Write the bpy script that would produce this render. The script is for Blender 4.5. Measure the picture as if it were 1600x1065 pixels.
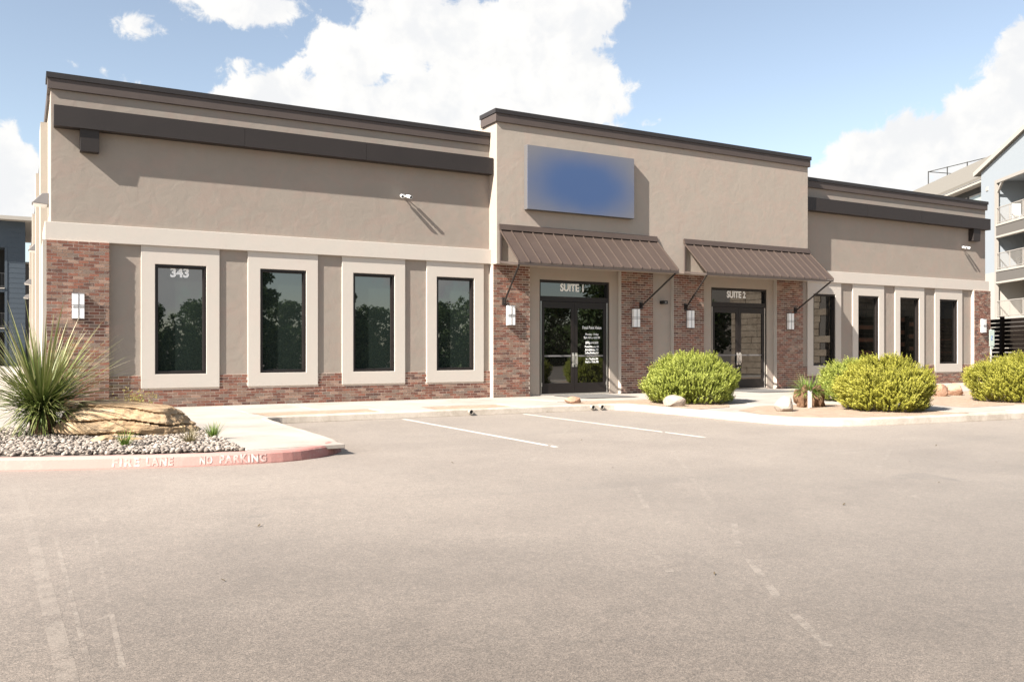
import bpy, bmesh, math, random
import numpy as np
from mathutils import Vector, Matrix, noise as mn
R = math.radians
random.seed(7); rng = np.random.default_rng(7)
for o in list(bpy.data.objects): bpy.data.objects.remove(o)
scene = bpy.context.scene
COL = scene.collection

# ------------------------------------------------------------------ camera
# world: X along the shop front, Y into the building, Z up; pavement at Z=0, asphalt at -0.15
HEAD = R(60.5)                       # view direction measured from +X
cd = bpy.data.cameras.new('camera'); cam = bpy.data.objects.new('camera', cd); COL.objects.link(cam)
cam.location = (-0.51, -20.85, 1.31)
cam.rotation_euler = (R(90), 0, HEAD - R(90))
cd.sensor_width = 36; cd.lens = 1358 / 1600 * 36; cd.shift_y = 12.5 / 1600
cd.clip_start = 0.1; cd.clip_end = 3000
scene.camera = cam

# ------------------------------------------------------------------ light
SUN = Vector((-3.9, -1.0, 3.2)).normalized()       # towards the sun
SUN_EL = math.asin(SUN.z)
ld = bpy.data.lights.new('sun', 'SUN'); ld.energy = 5.0; ld.angle = R(0.53); ld.color = (1.0, 0.94, 0.86)
sun = bpy.data.objects.new('sun', ld); COL.objects.link(sun)
sun.location = (-40, -20, 40); sun.rotation_euler = SUN.to_track_quat('Z', 'Y').to_euler()
SKY_STRENGTH = 0.068
EXPOSURE = 1.56
CLOUD = 1.0 / (SKY_STRENGTH * 2 ** EXPOSURE)     # cumulus just below white
scene.view_settings.view_transform = 'Standard'; scene.view_settings.look = 'None'
scene.view_settings.exposure = EXPOSURE; scene.view_settings.gamma = 1.0
scene.view_settings.use_curve_mapping = False

class NT:
    """small node-tree helper"""
    def __init__(s, tree): s.t = tree; s.n = tree.nodes; s.l = tree.links
    def new(s, typ, **kw):
        n = s.n.new(typ)
        for k, v in kw.items(): setattr(n, k, v)
        return n
    def put(s, sock, v):
        if isinstance(v, bpy.types.NodeSocket): s.l.new(v, sock)
        elif v is not None: sock.default_value = v
    def math(s, op, a, b=None, c=None, clamp=False):
        n = s.new('ShaderNodeMath', operation=op, use_clamp=clamp)
        for i, v in enumerate((a, b, c)):
            if v is not None: s.put(n.inputs[i], v)
        return n.outputs[0]
    def vmath(s, op, a, b=None):
        n = s.new('ShaderNodeVectorMath', operation=op)
        s.put(n.inputs[0], a)
        if b is not None: s.put(n.inputs[1], b)
        return n.outputs['Value'] if op in ('LENGTH', 'DOT_PRODUCT') else n.outputs[0]
    def mix(s, f, a, b, mode='MIX'):
        n = s.new('ShaderNodeMix', data_type='RGBA', blend_type=mode)
        s.put(n.inputs[0], f); s.put(n.inputs[6], a); s.put(n.inputs[7], b)
        return n.outputs[2]
    def ramp(s, f, stops):
        n = s.new('ShaderNodeValToRGB'); e = n.color_ramp.elements
        while len(e) < len(stops): e.new(0.5)
        for i, (p, c) in enumerate(stops):
            e[i].position = p; e[i].color = c if len(c) == 4 else (*c, 1)
        s.put(n.inputs[0], f); return n.outputs[0]
    def smooth(s, v, lo, hi, tlo=0.0, thi=1.0):
        n = s.new('ShaderNodeMapRange', interpolation_type='SMOOTHSTEP')
        s.put(n.inputs[0], v); s.put(n.inputs[1], lo); s.put(n.inputs[2], hi); s.put(n.inputs[3], tlo); s.put(n.inputs[4], thi)
        return n.outputs[0]
    def noise(s, vec, scale, detail=4, rough=0.55, dist=0.0):
        n = s.new('ShaderNodeTexNoise'); s.put(n.inputs['Vector'], vec)
        n.inputs['Scale'].default_value = scale; n.inputs['Detail'].default_value = detail
        n.inputs['Roughness'].default_value = rough; n.inputs['Distortion'].default_value = dist
        return n.outputs[0]
    def pos(s): return s.new('ShaderNodeNewGeometry').outputs['Position']
    def scale(s, v, xyz):
        n = s.new('ShaderNodeMapping'); s.put(n.inputs[0], v); n.inputs['Scale'].default_value = xyz; return n.outputs[0]
c4 = lambda c: (*c, 1.0)

# ------------------------------------------------------------------ sky (Nishita + cumulus placed by azimuth/elevation)
def px_dir(x, y):
    u = (x - 800) / 1358; v = (545 - y) / 1358
    f = Vector((math.cos(HEAD), math.sin(HEAD), 0)); r = Vector((math.sin(HEAD), -math.cos(HEAD), 0))
    return (f + r * u + Vector((0, 0, v))).normalized()
def azel(x, y):
    d = px_dir(x, y); return math.atan2(d.x, d.y), math.asin(d.z)
world = bpy.data.worlds.new('World'); scene.world = world; world.use_nodes = True
W = NT(world.node_tree); W.n.clear()
sky = W.new('ShaderNodeTexSky', sky_type='NISHITA', sun_disc=False)
sky.sun_elevation = SUN_EL; sky.sun_rotation = math.atan2(SUN.x, SUN.y)
sky.altitude = 200; sky.air_density = 1.0; sky.dust_density = 0.5; sky.ozone_density = 1.0
gen = W.new('ShaderNodeTexCoord').outputs['Generated']
dirv = W.vmath('NORMALIZE', gen)
sep = W.new('ShaderNodeSeparateXYZ'); W.put(sep.inputs[0], dirv)
az = W.math('ARCTAN2', sep.outputs[0], sep.outputs[1]); el = W.math('ARCSINE', sep.outputs[2])
cmb = W.new('ShaderNodeCombineXYZ'); W.put(cmb.inputs[0], az); W.put(cmb.inputs[1], el)
ae = cmb.outputs[0]
# seen cumulus: (pixel x, y, radius x, radius y) of the photograph turned into sky angles
seen = [(545, 95, 66, 70), (640, 45, 115, 95), (760, 70, 135, 110), (880, 30, 98, 80), (925, 20, 60, 55), (700, 165, 150, 80), (560, 165, 90, 45), (450, 150, 100, 44), (420, 155, 60, 26), (850, 150, 110, 80), (905, 125, 70, 62), (620, -60, 160, 90), (840, -80, 200, 90),
        (380, 2, 105, 42), (300, 8, 45, 32), (230, 42, 40, 24), (430, 8, 60, 36),
        (96, 104, 32, 14), (165, 120, 46, 12), (390, 104, 24, 12), (15, 265, 55, 60), (20, 300, 90, 60), (10, 215, 34, 26), (1015, 188, 22, 10),
        (1600, 70, 52, 55), (1590, 140, 92, 85), (1540, 215, 140, 95), (1450, 225, 100, 66), (1390, 250, 95, 56), (1330, 290, 90, 42), (1600, 250, 230, 115), (1290, 300, 45, 18), (1720, 120, 150, 120), (470, 105, 26, 12), (955, 165, 40, 45)]
blobs = []
for x, y, rx, ry in seen:
    a0, e0 = azel(x, y); a1, _ = azel(x + rx, y); _, e1 = azel(x, y - ry)
    blobs.append((a0, e0, abs(a1 - a0), abs(e1 - e0), 1.25 if min(rx, ry) > 40 else (0.34 if min(rx, ry) > 20 else 0.12)))
rs = random.Random(5)
for k in range(34):                                   # the same fair-weather cumulus round the rest of the sky
    a0 = R(75 + rs.random() * 255); e0 = R(3 + 42 * rs.random() ** 1.5); w = R(4 + rs.random() * 9)
    if a0 > math.pi: a0 -= 2 * math.pi
    blobs.append((a0, e0, w, w * (0.45 + rs.random() * 0.3), 0.8))
field = None
for a0, e0, ra, re, pk in blobs:
    v = W.vmath('MULTIPLY', W.vmath('SUBTRACT', ae, (a0, e0, 0)), (1 / ra, 1 / re, 0))
    d = W.math('MULTIPLY_ADD', W.vmath('LENGTH', v), -1.25 * max(.55, pk), 1.25 * max(.55, pk)); d = W.math('MINIMUM', d, pk)
    field = d if field is None else W.math('MAXIMUM', field, d)
field = W.math('MAXIMUM', field, -0.9)
def puffs(vec, fine_too=True):
    big = W.noise(vec, 7.0, 2, 0.5, 0.3); mid = W.noise(vec, 19.0, 3, 0.55, 0.4)
    q = W.math('ADD', W.math('MULTIPLY', W.math('SUBTRACT', big, 0.5), 1.5), W.math('MULTIPLY', W.math('SUBTRACT', mid, 0.5), 1.5))
    if not fine_too: return q
    return W.math('ADD', q, W.math('MULTIPLY', W.math('SUBTRACT', W.noise(vec, 46.0, 7, 0.66, 0.35), 0.5), 1.7))
n0 = puffs(dirv); n1 = puffs(W.vmath('ADD', dirv, tuple(SUN * 0.020)))
b0 = puffs(dirv, False); b1 = puffs(W.vmath('ADD', dirv, tuple(SUN * 0.06)), False)
f2 = W.math('ADD', field, n0)
mask = W.smooth(f2, -0.12, 0.30)
mask = W.math('MULTIPLY', mask, W.smooth(sep.outputs[2], 0.0, 0.05))
rel = W.math('ADD', W.math('MULTIPLY', W.math('SUBTRACT', n0, n1), 0.45), W.math('MULTIPLY', W.math('SUBTRACT', b0, b1), 0.9))
lit = W.smooth(rel, -0.45, 0.30)                                 # cumulus relief: thicker towards the sun means shaded
cloud = W.mix(lit, c4(tuple(CLOUD * k for k in (0.91, 0.92, 0.935))), c4(tuple(CLOUD * k for k in (1.03, 1.02, 1.00))))
skyc = W.new('ShaderNodeHueSaturation'); W.put(skyc.inputs['Color'], sky.outputs[0]); skyc.inputs['Saturation'].default_value = 0.76
skyc.inputs['Value'].default_value = 1.0
tint = W.mix(1.0, skyc.outputs[0], c4((0.99, 0.985, 0.955)), 'MULTIPLY')
colr = W.mix(mask, tint, cloud)
bg = W.new('ShaderNodeBackground'); W.put(bg.inputs[0], colr); bg.inputs[1].default_value = SKY_STRENGTH
W.l.new(bg.outputs[0], W.new('ShaderNodeOutputWorld').inputs[0])

# ------------------------------------------------------------------ materials
def mat(name, build):
    m = bpy.data.materials.new(name); m.use_nodes = True; t = NT(m.node_tree); t.n.clear()
    b = t.new('ShaderNodeBsdfPrincipled'); o = t.new('ShaderNodeOutputMaterial'); t.l.new(b.outputs[0], o.inputs[0])
    build(t, b); return m
def bump(t, b, h, strength=0.3, dist=0.01):
    n = t.new('ShaderNodeBump'); n.inputs['Strength'].default_value = strength; n.inputs['Distance'].default_value = dist
    t.put(n.inputs['Height'], h); t.l.new(n.outputs[0], b.inputs['Normal'])
def simple(name, col, rough=0.6, metal=0.0, var=0.12, nscale=6.0, bscale=0, bstr=0.2, spec=0.5):
    def f(t, b):
        p = t.pos(); n = t.noise(p, nscale, 5, 0.6)
        k = t.math('ADD', 1 - var, t.math('MULTIPLY', n, 2 * var))
        t.put(b.inputs['Base Color'], t.mix(1.0, c4(col), k, 'MULTIPLY'))
        b.inputs['Roughness'].default_value = rough; b.inputs['Metallic'].default_value = metal
        b.inputs['Specular IOR Level'].default_value = spec
        if bscale: bump(t, b, t.noise(p, bscale, 4, 0.6), bstr, 0.01)
    return mat(name, f)
M = {}
def stucco(name, col, pink=0.0, mott=0.10, rel=0.17):
    def f(t, b):
        p = t.pos()
        big = t.noise(p, 0.9, 5, 0.6, 0.4); mid = t.noise(p, 3.4, 4, 0.55, 0.9); fine = t.noise(p, 70, 4, 0.7)
        k = t.math('ADD', 1 - mott, t.math('MULTIPLY', t.math('ADD', t.math('MULTIPLY', big, 0.6), t.math('MULTIPLY', mid, 0.4)), 2 * mott))
        c = t.mix(t.smooth(t.noise(p, 1.7, 5, 0.6, 1.2), 0.42, 0.64), c4(col), c4((col[0] * (1 + pink), col[1] * (1 - pink * .15), col[2] * (1 - pink * .2))))
        streak = t.noise(t.scale(p, (5, 5, 0.25)), 1.6, 4, 0.6)
        c = t.mix(t.smooth(streak, 0.60, 0.80, 0.0, 0.12), c, c4((col[0] * .72, col[1] * .70, col[2] * .66)))
        t.put(b.inputs['Base Color'], t.mix(1.0, c, k, 'MULTIPLY'))
        b.inputs['Roughness'].default_value = 0.92; b.inputs['Specular IOR Level'].default_value = 0.15
        h = t.math('ADD', t.math('MULTIPLY', mid, 1.0), t.math('MULTIPLY', fine, 0.10))
        bump(t, b, h, rel, 0.04)
    return mat(name, f)
M['stucco'] = stucco('stucco_taupe', (0.282, 0.243, 0.206), 0.05, 0.13)
M['stucco_mid'] = stucco('stucco_sand', (0.345, 0.297, 0.251), 0.05, 0.11)
M['cream'] = stucco('stucco_cream', (0.485, 0.442, 0.392), 0.02, 0.05, 0.05)
M['side'] = stucco('stucco_side', (0.38, 0.34, 0.29), 0.02, 0.05, 0.08)
def metal(name, col, rough=0.42):
    def f(t, b):
        p = t.pos(); n = t.noise(p, 1.4, 5, 0.65, 0.5); s = t.noise(p, 22, 3, 0.6)
        k = t.math('ADD', 0.78, t.math('MULTIPLY', t.math('ADD', t.math('MULTIPLY', n, .8), t.math('MULTIPLY', s, .2)), 0.44))
        t.put(b.inputs['Base Color'], t.mix(1.0, c4(col), k, 'MULTIPLY'))
        t.put(b.inputs['Roughness'], t.math('ADD', rough - .1, t.math('MULTIPLY', n, 0.2)))
        b.inputs['Specular IOR Level'].default_value = 0.4
    return mat(name, f)
M['bronze'] = metal('bronze_metal', (0.023, 0.0175, 0.0155), 0.55)
M['cap'] = metal('parapet_cap_metal', (0.023, 0.019, 0.018), 0.5)
M['fascia'] = metal('fascia_metal', (0.072, 0.055, 0.048), 0.6)
M['awning'] = metal('awning_metal', (0.066, 0.047, 0.038), 0.5)
M['frame'] = metal('window_frame_metal', (0.012, 0.0085, 0.0075), 0.45)
M['steel'] = simple('brushed_steel', (0.62, 0.60, 0.57), 0.3, 0.8, 0.05)
M['opal'] = simple('opal_acrylic', (0.86, 0.85, 0.83), 0.35, 0, 0.02)
M['lampmetal'] = simple('lamp_strap_metal', (0.20, 0.19, 0.19), 0.4, 0.3, 0.05)
M['whiteplastic'] = simple('white_plastic', (0.80, 0.79, 0.77), 0.4, 0, 0.03)
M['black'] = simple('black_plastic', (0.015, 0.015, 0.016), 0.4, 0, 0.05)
M['dark'] = simple('dark_interior', (0.012, 0.011, 0.010), 0.8, 0, 0.1)
M['letter'] = simple('white_vinyl', (0.90, 0.90, 0.89), 0.5, 0, 0.02)
def fglass(name, col, ior, rough=0.012):
    def f(t, b):
        b.inputs['Base Color'].default_value = c4(col); b.inputs['Roughness'].default_value = rough
        b.inputs['IOR'].default_value = ior; b.inputs['Specular IOR Level'].default_value = 0.5
        bump(t, b, t.noise(t.pos(), 0.8, 2, 0.5), 0.03, 0.03)
    return mat(name, f)
M['glass'] = fglass('tinted_glass', (0.014, 0.020, 0.017), 2.4)
M['doorglass'] = fglass('door_glass', (0.005, 0.005, 0.004), 2.1)
M['aptglass'] = fglass('apartment_glass', (0.32, 0.36, 0.34), 1.5, 0.1)
BR = [(0.190, 0.088, 0.064), (0.150, 0.072, 0.055), (0.235, 0.105, 0.074), (0.215, 0.138, 0.104), (0.190, 0.140, 0.113), (0.290, 0.190, 0.145), (0.115, 0.066, 0.054)]
BRW = [5, 4, 3, 4, 3, 2, 2]
for i, c in enumerate(BR):
    def f(t, b, c=c):
        p = t.pos(); n = t.noise(p, 14, 5, 0.65, 0.6); s = t.noise(p, 90, 3, 0.6)
        col = t.mix(t.smooth(n, 0.52, 0.74, 0, 0.6), c4(c), c4((0.34, 0.265, 0.21)))
        col = t.mix(t.smooth(t.noise(p, 3.1, 4, .6), 0.52, 0.75, 0, 0.5), col, c4((c[0] * .55, c[1] * .6, c[2] * .62)))
        t.put(b.inputs['Base Color'], t.mix(1.0, col, t.math('ADD', 0.75, t.math('MULTIPLY', s, 0.5)), 'MULTIPLY'))
        b.inputs['Roughness'].default_value = 0.95; b.inputs['Specular IOR Level'].default_value = 0.1
        bump(t, b, s, 0.35, 0.008)
    M['brick%d' % i] = mat('clay_brick', f)
M['mortar'] = simple('mortar', (0.58, 0.485, 0.41), 0.95, 0, 0.16, 9, 80, 0.3, 0.1)

def asphalt_color(t, p):
    big = t.noise(p, 0.16, 5, 0.6, 0.3); mid = t.noise(p, 1.1, 5, 0.65); agg = t.noise(p, 46, 3, 0.75); agg2 = t.noise(p, 17, 4, 0.7)
    col = t.ramp(t.math('ADD', t.math('MULTIPLY', big, 0.62), t.math('MULTIPLY', mid, 0.38)), [(0.30, (0.130, 0.101, 0.080)), (0.52, (0.184, 0.147, 0.118)), (0.74, (0.230, 0.187, 0.151))])
    g1 = t.smooth(t.noise(p, 165, 2, 0.6), 0.34, 0.66, 0.55, 1.45); g2 = t.smooth(t.noise(p, 62, 3, 0.75), 0.34, 0.66, 0.74, 1.26); g3 = t.smooth(agg2, 0.32, 0.68, 0.88, 1.12)
    col = t.mix(1.0, col, t.math('MULTIPLY', t.math('MULTIPLY', g1, g2), g3), 'MULTIPLY')
    col = t.mix(t.smooth(t.noise(p, 95, 2, 0.5), 0.66, 0.70, 0, 0.75), col, c4((0.030, 0.025, 0.022)))
    col = t.mix(t.smooth(t.noise(t.scale(p, (1.07, 1.07, 1.07)), 85, 2, 0.5), 0.67, 0.72, 0, 0.6), col, c4((0.34, 0.29, 0.24)))
    # oil and tyre marks with shapes of their own
    tyre = t.noise(t.scale(p, (0.10, 1.0, 1)), 1.5, 4, 0.6, 0.6)
    col = t.mix(t.smooth(tyre, 0.58, 0.72, 0, 0.22), col, c4((0.085, 0.070, 0.060)))
    st = t.noise(p, 0.55, 3, 0.5, 1.5)
    col = t.mix(t.smooth(st, 0.70, 0.76, 0, 0.35), col, c4((0.07, 0.06, 0.052)))
    # light falloff painted into the colour: darker towards the camera, lighter by the kerb
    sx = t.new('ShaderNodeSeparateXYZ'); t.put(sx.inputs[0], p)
    light_falloff = t.smooth(t.math('ADD', sx.outputs[1], t.math('MULTIPLY', t.math('SUBTRACT', t.noise(p, 0.35, 5, 0.6, 0.5), 0.5), 7.0)), -17.8, -10.0, 0.60, 1.06)
    col = t.mix(1.0, col, light_falloff, 'MULTIPLY')
    crack = t.new('ShaderNodeTexVoronoi', feature='DISTANCE_TO_EDGE'); crack.inputs['Scale'].default_value = 0.16
    nn = t.new('ShaderNodeTexNoise'); t.put(nn.inputs['Vector'], p); nn.inputs['Scale'].default_value = 0.9; nn.inputs['Detail'].default_value = 6; nn.inputs['Roughness'].default_value = 0.7
    t.put(crack.inputs['Vector'], t.vmath('ADD', p, t.vmath('MULTIPLY', nn.outputs['Color'], (1.6, 1.6, 0.0))))
    cr = t.math('MULTIPLY', t.smooth(crack.outputs['Distance'], 0.0, 0.0022, 1.0, 0.0), t.smooth(t.noise(p, 0.22, 3, 0.5), 0.50, 0.62))
    col = t.mix(t.math('MULTIPLY', cr, 0.5), col, c4((0.05, 0.042, 0.036)))
    return col, agg, agg2
def asphalt_bsdf(t, b, col, agg, agg2):
    t.put(b.inputs['Base Color'], col); b.inputs['Roughness'].default_value = 0.85; b.inputs['Specular IOR Level'].default_value = 0.25
    b.inputs['Sheen Weight'].default_value = 0.45; b.inputs['Sheen Roughness'].default_value = 0.35; b.inputs['Sheen Tint'].default_value = c4((1, 0.93, 0.85))
    bump(t, b, t.math('ADD', agg, t.math('MULTIPLY', agg2, 0.6)), 0.22, 0.006)
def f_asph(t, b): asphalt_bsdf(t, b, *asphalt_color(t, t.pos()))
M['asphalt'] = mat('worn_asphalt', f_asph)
def marking(name, col, keep, amount):
    """paint that has worn through to the asphalt it lies on"""
    def f(t, b):
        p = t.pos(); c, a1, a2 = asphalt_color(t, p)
        w = t.math('ADD', t.math('MULTIPLY', t.noise(p, 5.5, 5, 0.7), 0.7), t.math('MULTIPLY', t.noise(p, 40, 3, 0.7), 0.3))
        k = t.smooth(w, keep - 0.07, keep + 0.07, 0, amount)
        asphalt_bsdf(t, b, t.mix(k, c, c4(col)), a1, a2)
    return mat(name, f)
M['paint'] = marking('white_line_paint', (0.60, 0.555, 0.50), 0.38, 0.9)
M['ghost'] = marking('worn_line_paint', (0.27, 0.228, 0.188), 0.535, 0.40)
M['scrape'] = marking('ground_off_line', (0.225, 0.187, 0.153), 0.49, 0.40)
def f_conc(t, b):
    p = t.pos(); n = t.noise(p, 0.8, 6, 0.65, 0.4); s = t.noise(p, 40, 4, 0.65)
    col = t.ramp(n, [(0.3, (0.29, 0.255, 0.22)), (0.55, (0.37, 0.333, 0.293)), (0.8, (0.42, 0.383, 0.34))])
    col = t.mix(t.smooth(t.noise(p, 2.6, 5, .7, 1.0), 0.62, 0.75, 0, 0.35), col, c4((0.30, 0.255, 0.21)))
    t.put(b.inputs['Base Color'], t.mix(1.0, col, t.math('ADD', 0.82, t.math('MULTIPLY', s, 0.36)), 'MULTIPLY'))
    b.inputs['Roughness'].default_value = 0.9; b.inputs['Specular IOR Level'].default_value = 0.2
    bump(t, b, s, 0.25, 0.006)
M['concrete'] = mat('pale_concrete', f_conc)
def f_kerb(t, b):
    p = t.pos(); n = t.noise(p, 2.2, 6, 0.7, 0.5); s = t.noise(p, 50, 4, 0.65)
    col = t.ramp(n, [(0.3, (0.30, 0.255, 0.205)), (0.55, (0.42, 0.365, 0.305)), (0.8, (0.48, 0.43, 0.37))])
    t.put(b.inputs['Base Color'], t.mix(1.0, col, t.math('ADD', 0.7, t.math('MULTIPLY', s, 0.6)), 'MULTIPLY'))
    b.inputs['Roughness'].default_value = 0.92; bump(t, b, s, 0.4, 0.008)
M['kerb'] = mat('kerb_concrete', f_kerb)
def f_red(t, b):
    p = t.pos(); sx = t.new('ShaderNodeSeparateXYZ'); t.put(sx.inputs[0], p)
    n = t.noise(p, 3.0, 6, 0.7, 0.4); s = t.noise(p, 30, 4, 0.7)
    fade = t.smooth(t.math('ADD', sx.outputs[0], t.math('MULTIPLY', n, 1.2)), 1.6, 3.6)     # the paint is fresher towards the tip
    red = t.mix(fade, c4((0.42, 0.245, 0.212)), c4((0.38, 0.175, 0.15)))
    worn = t.smooth(t.math('ADD', t.math('MULTIPLY', n, .6), t.math('MULTIPLY', s, .4)), 0.50, 0.66, 0, 0.6)
    col = t.mix(worn, red, c4((0.40, 0.31, 0.265)))
    tip = t.math('MULTIPLY', t.smooth(sx.outputs[0], 2.9, 3.5), t.smooth(s, 0.45, 0.6))
    col = t.mix(t.math('MULTIPLY', tip, 0.75), col, c4((0.06, 0.04, 0.035)))                # tyre rubber on the nose
    t.put(b.inputs['Base Color'], col); b.inputs['Roughness'].default_value = 0.85; bump(t, b, s, 0.35, 0.008)
M['redkerb'] = mat('faded_red_kerb_paint', f_red)
def f_stencil(t, b):
    p = t.pos(); n = t.noise(p, 9, 5, 0.7)
    t.put(b.inputs['Base Color'], t.mix(t.smooth(n, 0.40, 0.54, 0.15, 1.0), c4((0.58, 0.53, 0.49)), c4((0.44, 0.29, 0.255))))
    b.inputs['Roughness'].default_value = 0.85
M['stencil'] = mat('stencil_paint', f_stencil)
def f_mulch(t, b):
    p = t.pos(); n = t.noise(p, 3, 5, 0.7); s = t.noise(p, 60, 4, 0.75)
    col = t.ramp(n, [(0.3, (0.29, 0.20, 0.14)), (0.6, (0.37, 0.275, 0.20)), (0.85, (0.42, 0.34, 0.265))])
    t.put(b.inputs['Base Color'], t.mix(1.0, col, t.math('ADD', 0.45, t.math('MULTIPLY', s, 1.1)), 'MULTIPLY'))
    b.inputs['Roughness'].default_value = 0.97; bump(t, b, s, 0.8, 0.02)
M['mulch'] = mat('decomposed_granite', f_mulch)
M['soil'] = simple('gravel_bed_soil', (0.13, 0.105, 0.085), 0.95, 0, 0.3, 12, 40, 0.8)
def rockmat(name, c0, c1, c2, zs=7.0):
    def f(t, b):
        p = t.pos(); n = t.noise(p, 2.3, 6, 0.65, 0.6); lay = t.noise(t.scale(p, (0.7, 0.7, zs)), 2.4, 5, 0.65, 0.5); s = t.noise(p, 38, 4, 0.7)
        col = t.ramp(t.math('ADD', t.math('MULTIPLY', n, .5), t.math('MULTIPLY', lay, .5)), [(0.32, c0), (0.5, c1), (0.68, c2)])
        t.put(b.inputs['Base Color'], t.mix(1.0, col, t.math('ADD', 0.68, t.math('MULTIPLY', s, 0.64)), 'MULTIPLY'))
        b.inputs['Roughness'].default_value = 0.93; b.inputs['Specular IOR Level'].default_value = 0.15
        bump(t, b, t.math('ADD', s, t.math('MULTIPLY', lay, 2.0)), 0.5, 0.02)
    return mat(name, f)
M['sandstone'] = rockmat('sandstone', (0.215, 0.128, 0.066), (0.365, 0.255, 0.152), (0.45, 0.34, 0.232))
M['limestone'] = rockmat('pale_limestone', (0.27, 0.21, 0.165), (0.35, 0.295, 0.245), (0.42, 0.365, 0.31), 1.0)
M['redrock'] = rockmat('reddish_rock', (0.24, 0.13, 0.085), (0.36, 0.22, 0.15), (0.44, 0.31, 0.23), 1.0)
M['stump'] = rockmat('brown_bark', (0.06, 0.032, 0.018), (0.15, 0.085, 0.050), (0.26, 0.165, 0.105), 0.5)
def f_peb(t, b):
    g = t.new('ShaderNodeNewGeometry')
    col = t.ramp(g.outputs['Random Per Island'], [(0.0, (0.11, 0.088, 0.072)), (0.35, (0.20, 0.165, 0.135)), (0.7, (0.29, 0.245, 0.205)), (1.0, (0.40, 0.35, 0.30))])
    s = t.noise(g.outputs['Position'], 50, 3, 0.6)
    t.put(b.inputs['Base Color'], t.mix(1.0, col, t.math('ADD', 0.75, t.math('MULTIPLY', s, 0.5)), 'MULTIPLY')); b.inputs['Roughness'].default_value = 0.85
M['pebble'] = mat('river_pebble', f_peb)
def leafmat(name, stops, trans=0.25, rough=0.55):
    def f(t, b):
        g = t.new('ShaderNodeNewGeometry')
        a = t.new('ShaderNodeAttribute', attribute_name='tip')
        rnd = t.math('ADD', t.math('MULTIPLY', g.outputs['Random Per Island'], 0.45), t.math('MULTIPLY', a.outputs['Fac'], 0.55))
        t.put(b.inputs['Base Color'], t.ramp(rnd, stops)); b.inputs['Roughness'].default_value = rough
        b.inputs['Specular IOR Level'].default_value = 0.3
        tr = t.new('ShaderNodeBsdfTranslucent'); t.put(tr.inputs[0], t.ramp(rnd, stops))
        mx = t.new('ShaderNodeMixShader'); mx.inputs[0].default_value = trans
        t.l.new(b.outputs[0], mx.inputs[1]); t.l.new(tr.outputs[0], mx.inputs[2])
        out = [n for n in t.n if n.type == 'OUTPUT_MATERIAL'][0]; t.l.new(mx.outputs[0], out.inputs[0])
    return mat(name, f)
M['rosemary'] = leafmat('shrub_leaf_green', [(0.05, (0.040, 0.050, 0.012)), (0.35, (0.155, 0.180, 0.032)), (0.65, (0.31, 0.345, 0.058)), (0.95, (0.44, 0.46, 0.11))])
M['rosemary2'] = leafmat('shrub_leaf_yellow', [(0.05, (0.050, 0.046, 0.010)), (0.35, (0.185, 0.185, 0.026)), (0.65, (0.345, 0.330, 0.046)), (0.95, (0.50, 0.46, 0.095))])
M['twig'] = simple('shrub_twig', (0.09, 0.065, 0.035), 0.9)
M['sotol'] = leafmat('sotol_leaf', [(0.0, (0.035, 0.055, 0.012)), (0.30, (0.090, 0.125, 0.028)), (0.60, (0.185, 0.21, 0.065)), (0.80, (0.34, 0.315, 0.16)), (1.0, (0.52, 0.46, 0.32))], 0.15, 0.45)
M['grass'] = leafmat('grass_blade', [(0.0, (0.05, 0.10, 0.012)), (0.5, (0.12, 0.20, 0.03)), (1.0, (0.26, 0.30, 0.08))], 0.2)
M['dry'] = leafmat('dry_blade', [(0.0, (0.08, 0.07, 0.03)), (0.5, (0.18, 0.15, 0.07)), (1.0, (0.36, 0.30, 0.18))], 0.2)
M['weed'] = leafmat('weed_leaf', [(0.0, (0.10, 0.09, 0.02)), (0.5, (0.25, 0.22, 0.05)), (1.0, (0.38, 0.31, 0.10))], 0.2)
M['treeleaf'] = leafmat('tree_leaf', [(0.0, (0.020, 0.038, 0.010)), (0.5, (0.045, 0.075, 0.020)), (1.0, (0.085, 0.12, 0.035))], 0.2)
M['bark'] = simple('tree_bark', (0.09, 0.07, 0.055), 0.95, 0, 0.3, 8, 30, 0.6)
def f_sign(t, b):
    tc = t.new('ShaderNodeTexCoord').outputs['Object']        # face centre at 0, half width 1.84, half height 0.92
    v = t.vmath('MULTIPLY', tc, (1 / 1.84, 0, 1 / 0.92)); v = t.vmath('ADD', v, (-0.02, 0, 0.12))
    l = t.vmath('LENGTH', t.vmath('MULTIPLY', v, (0.86, 0, 0.88)))
    n = t.noise(tc, 0.9, 2, 0.5)
    k = t.smooth(t.math('ADD', l, t.math('MULTIPLY', t.math('SUBTRACT', n, 0.5), 0.35)), 0.35, 1.25)
    t.put(b.inputs['Base Color'], t.mix(k, c4((0.046, 0.088, 0.20)), c4((0.150, 0.150, 0.168)))); b.inputs['Roughness'].default_value = 0.6
M['signface'] = mat('sign_face', f_sign)
M['signside'] = simple('sign_cabinet', (0.11, 0.105, 0.105), 0.5, 0, 0.05)
M['siding'] = simple('pale_blue_siding', (0.25, 0.275, 0.298), 0.8, 0, 0.03)
M['bluesiding'] = simple('slate_blue_siding', (0.046, 0.061, 0.078), 0.8, 0, 0.06)
M['greysiding'] = simple('dark_grey_siding', (0.035, 0.034, 0.031), 0.8, 0, 0.06)
M['taupe'] = simple('taupe_siding', (0.105, 0.094, 0.083), 0.8, 0, 0.05)
M['trim'] = simple('pale_trim', (0.36, 0.33, 0.29), 0.8, 0, 0.05)
M['shingle'] = simple('asphalt_shingle', (0.16, 0.145, 0.122), 0.95, 0, 0.22, 9, 12, 0.5)
M['rail'] = simple('rail_metal', (0.30, 0.275, 0.245), 0.5, 0, 0.05)
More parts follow.
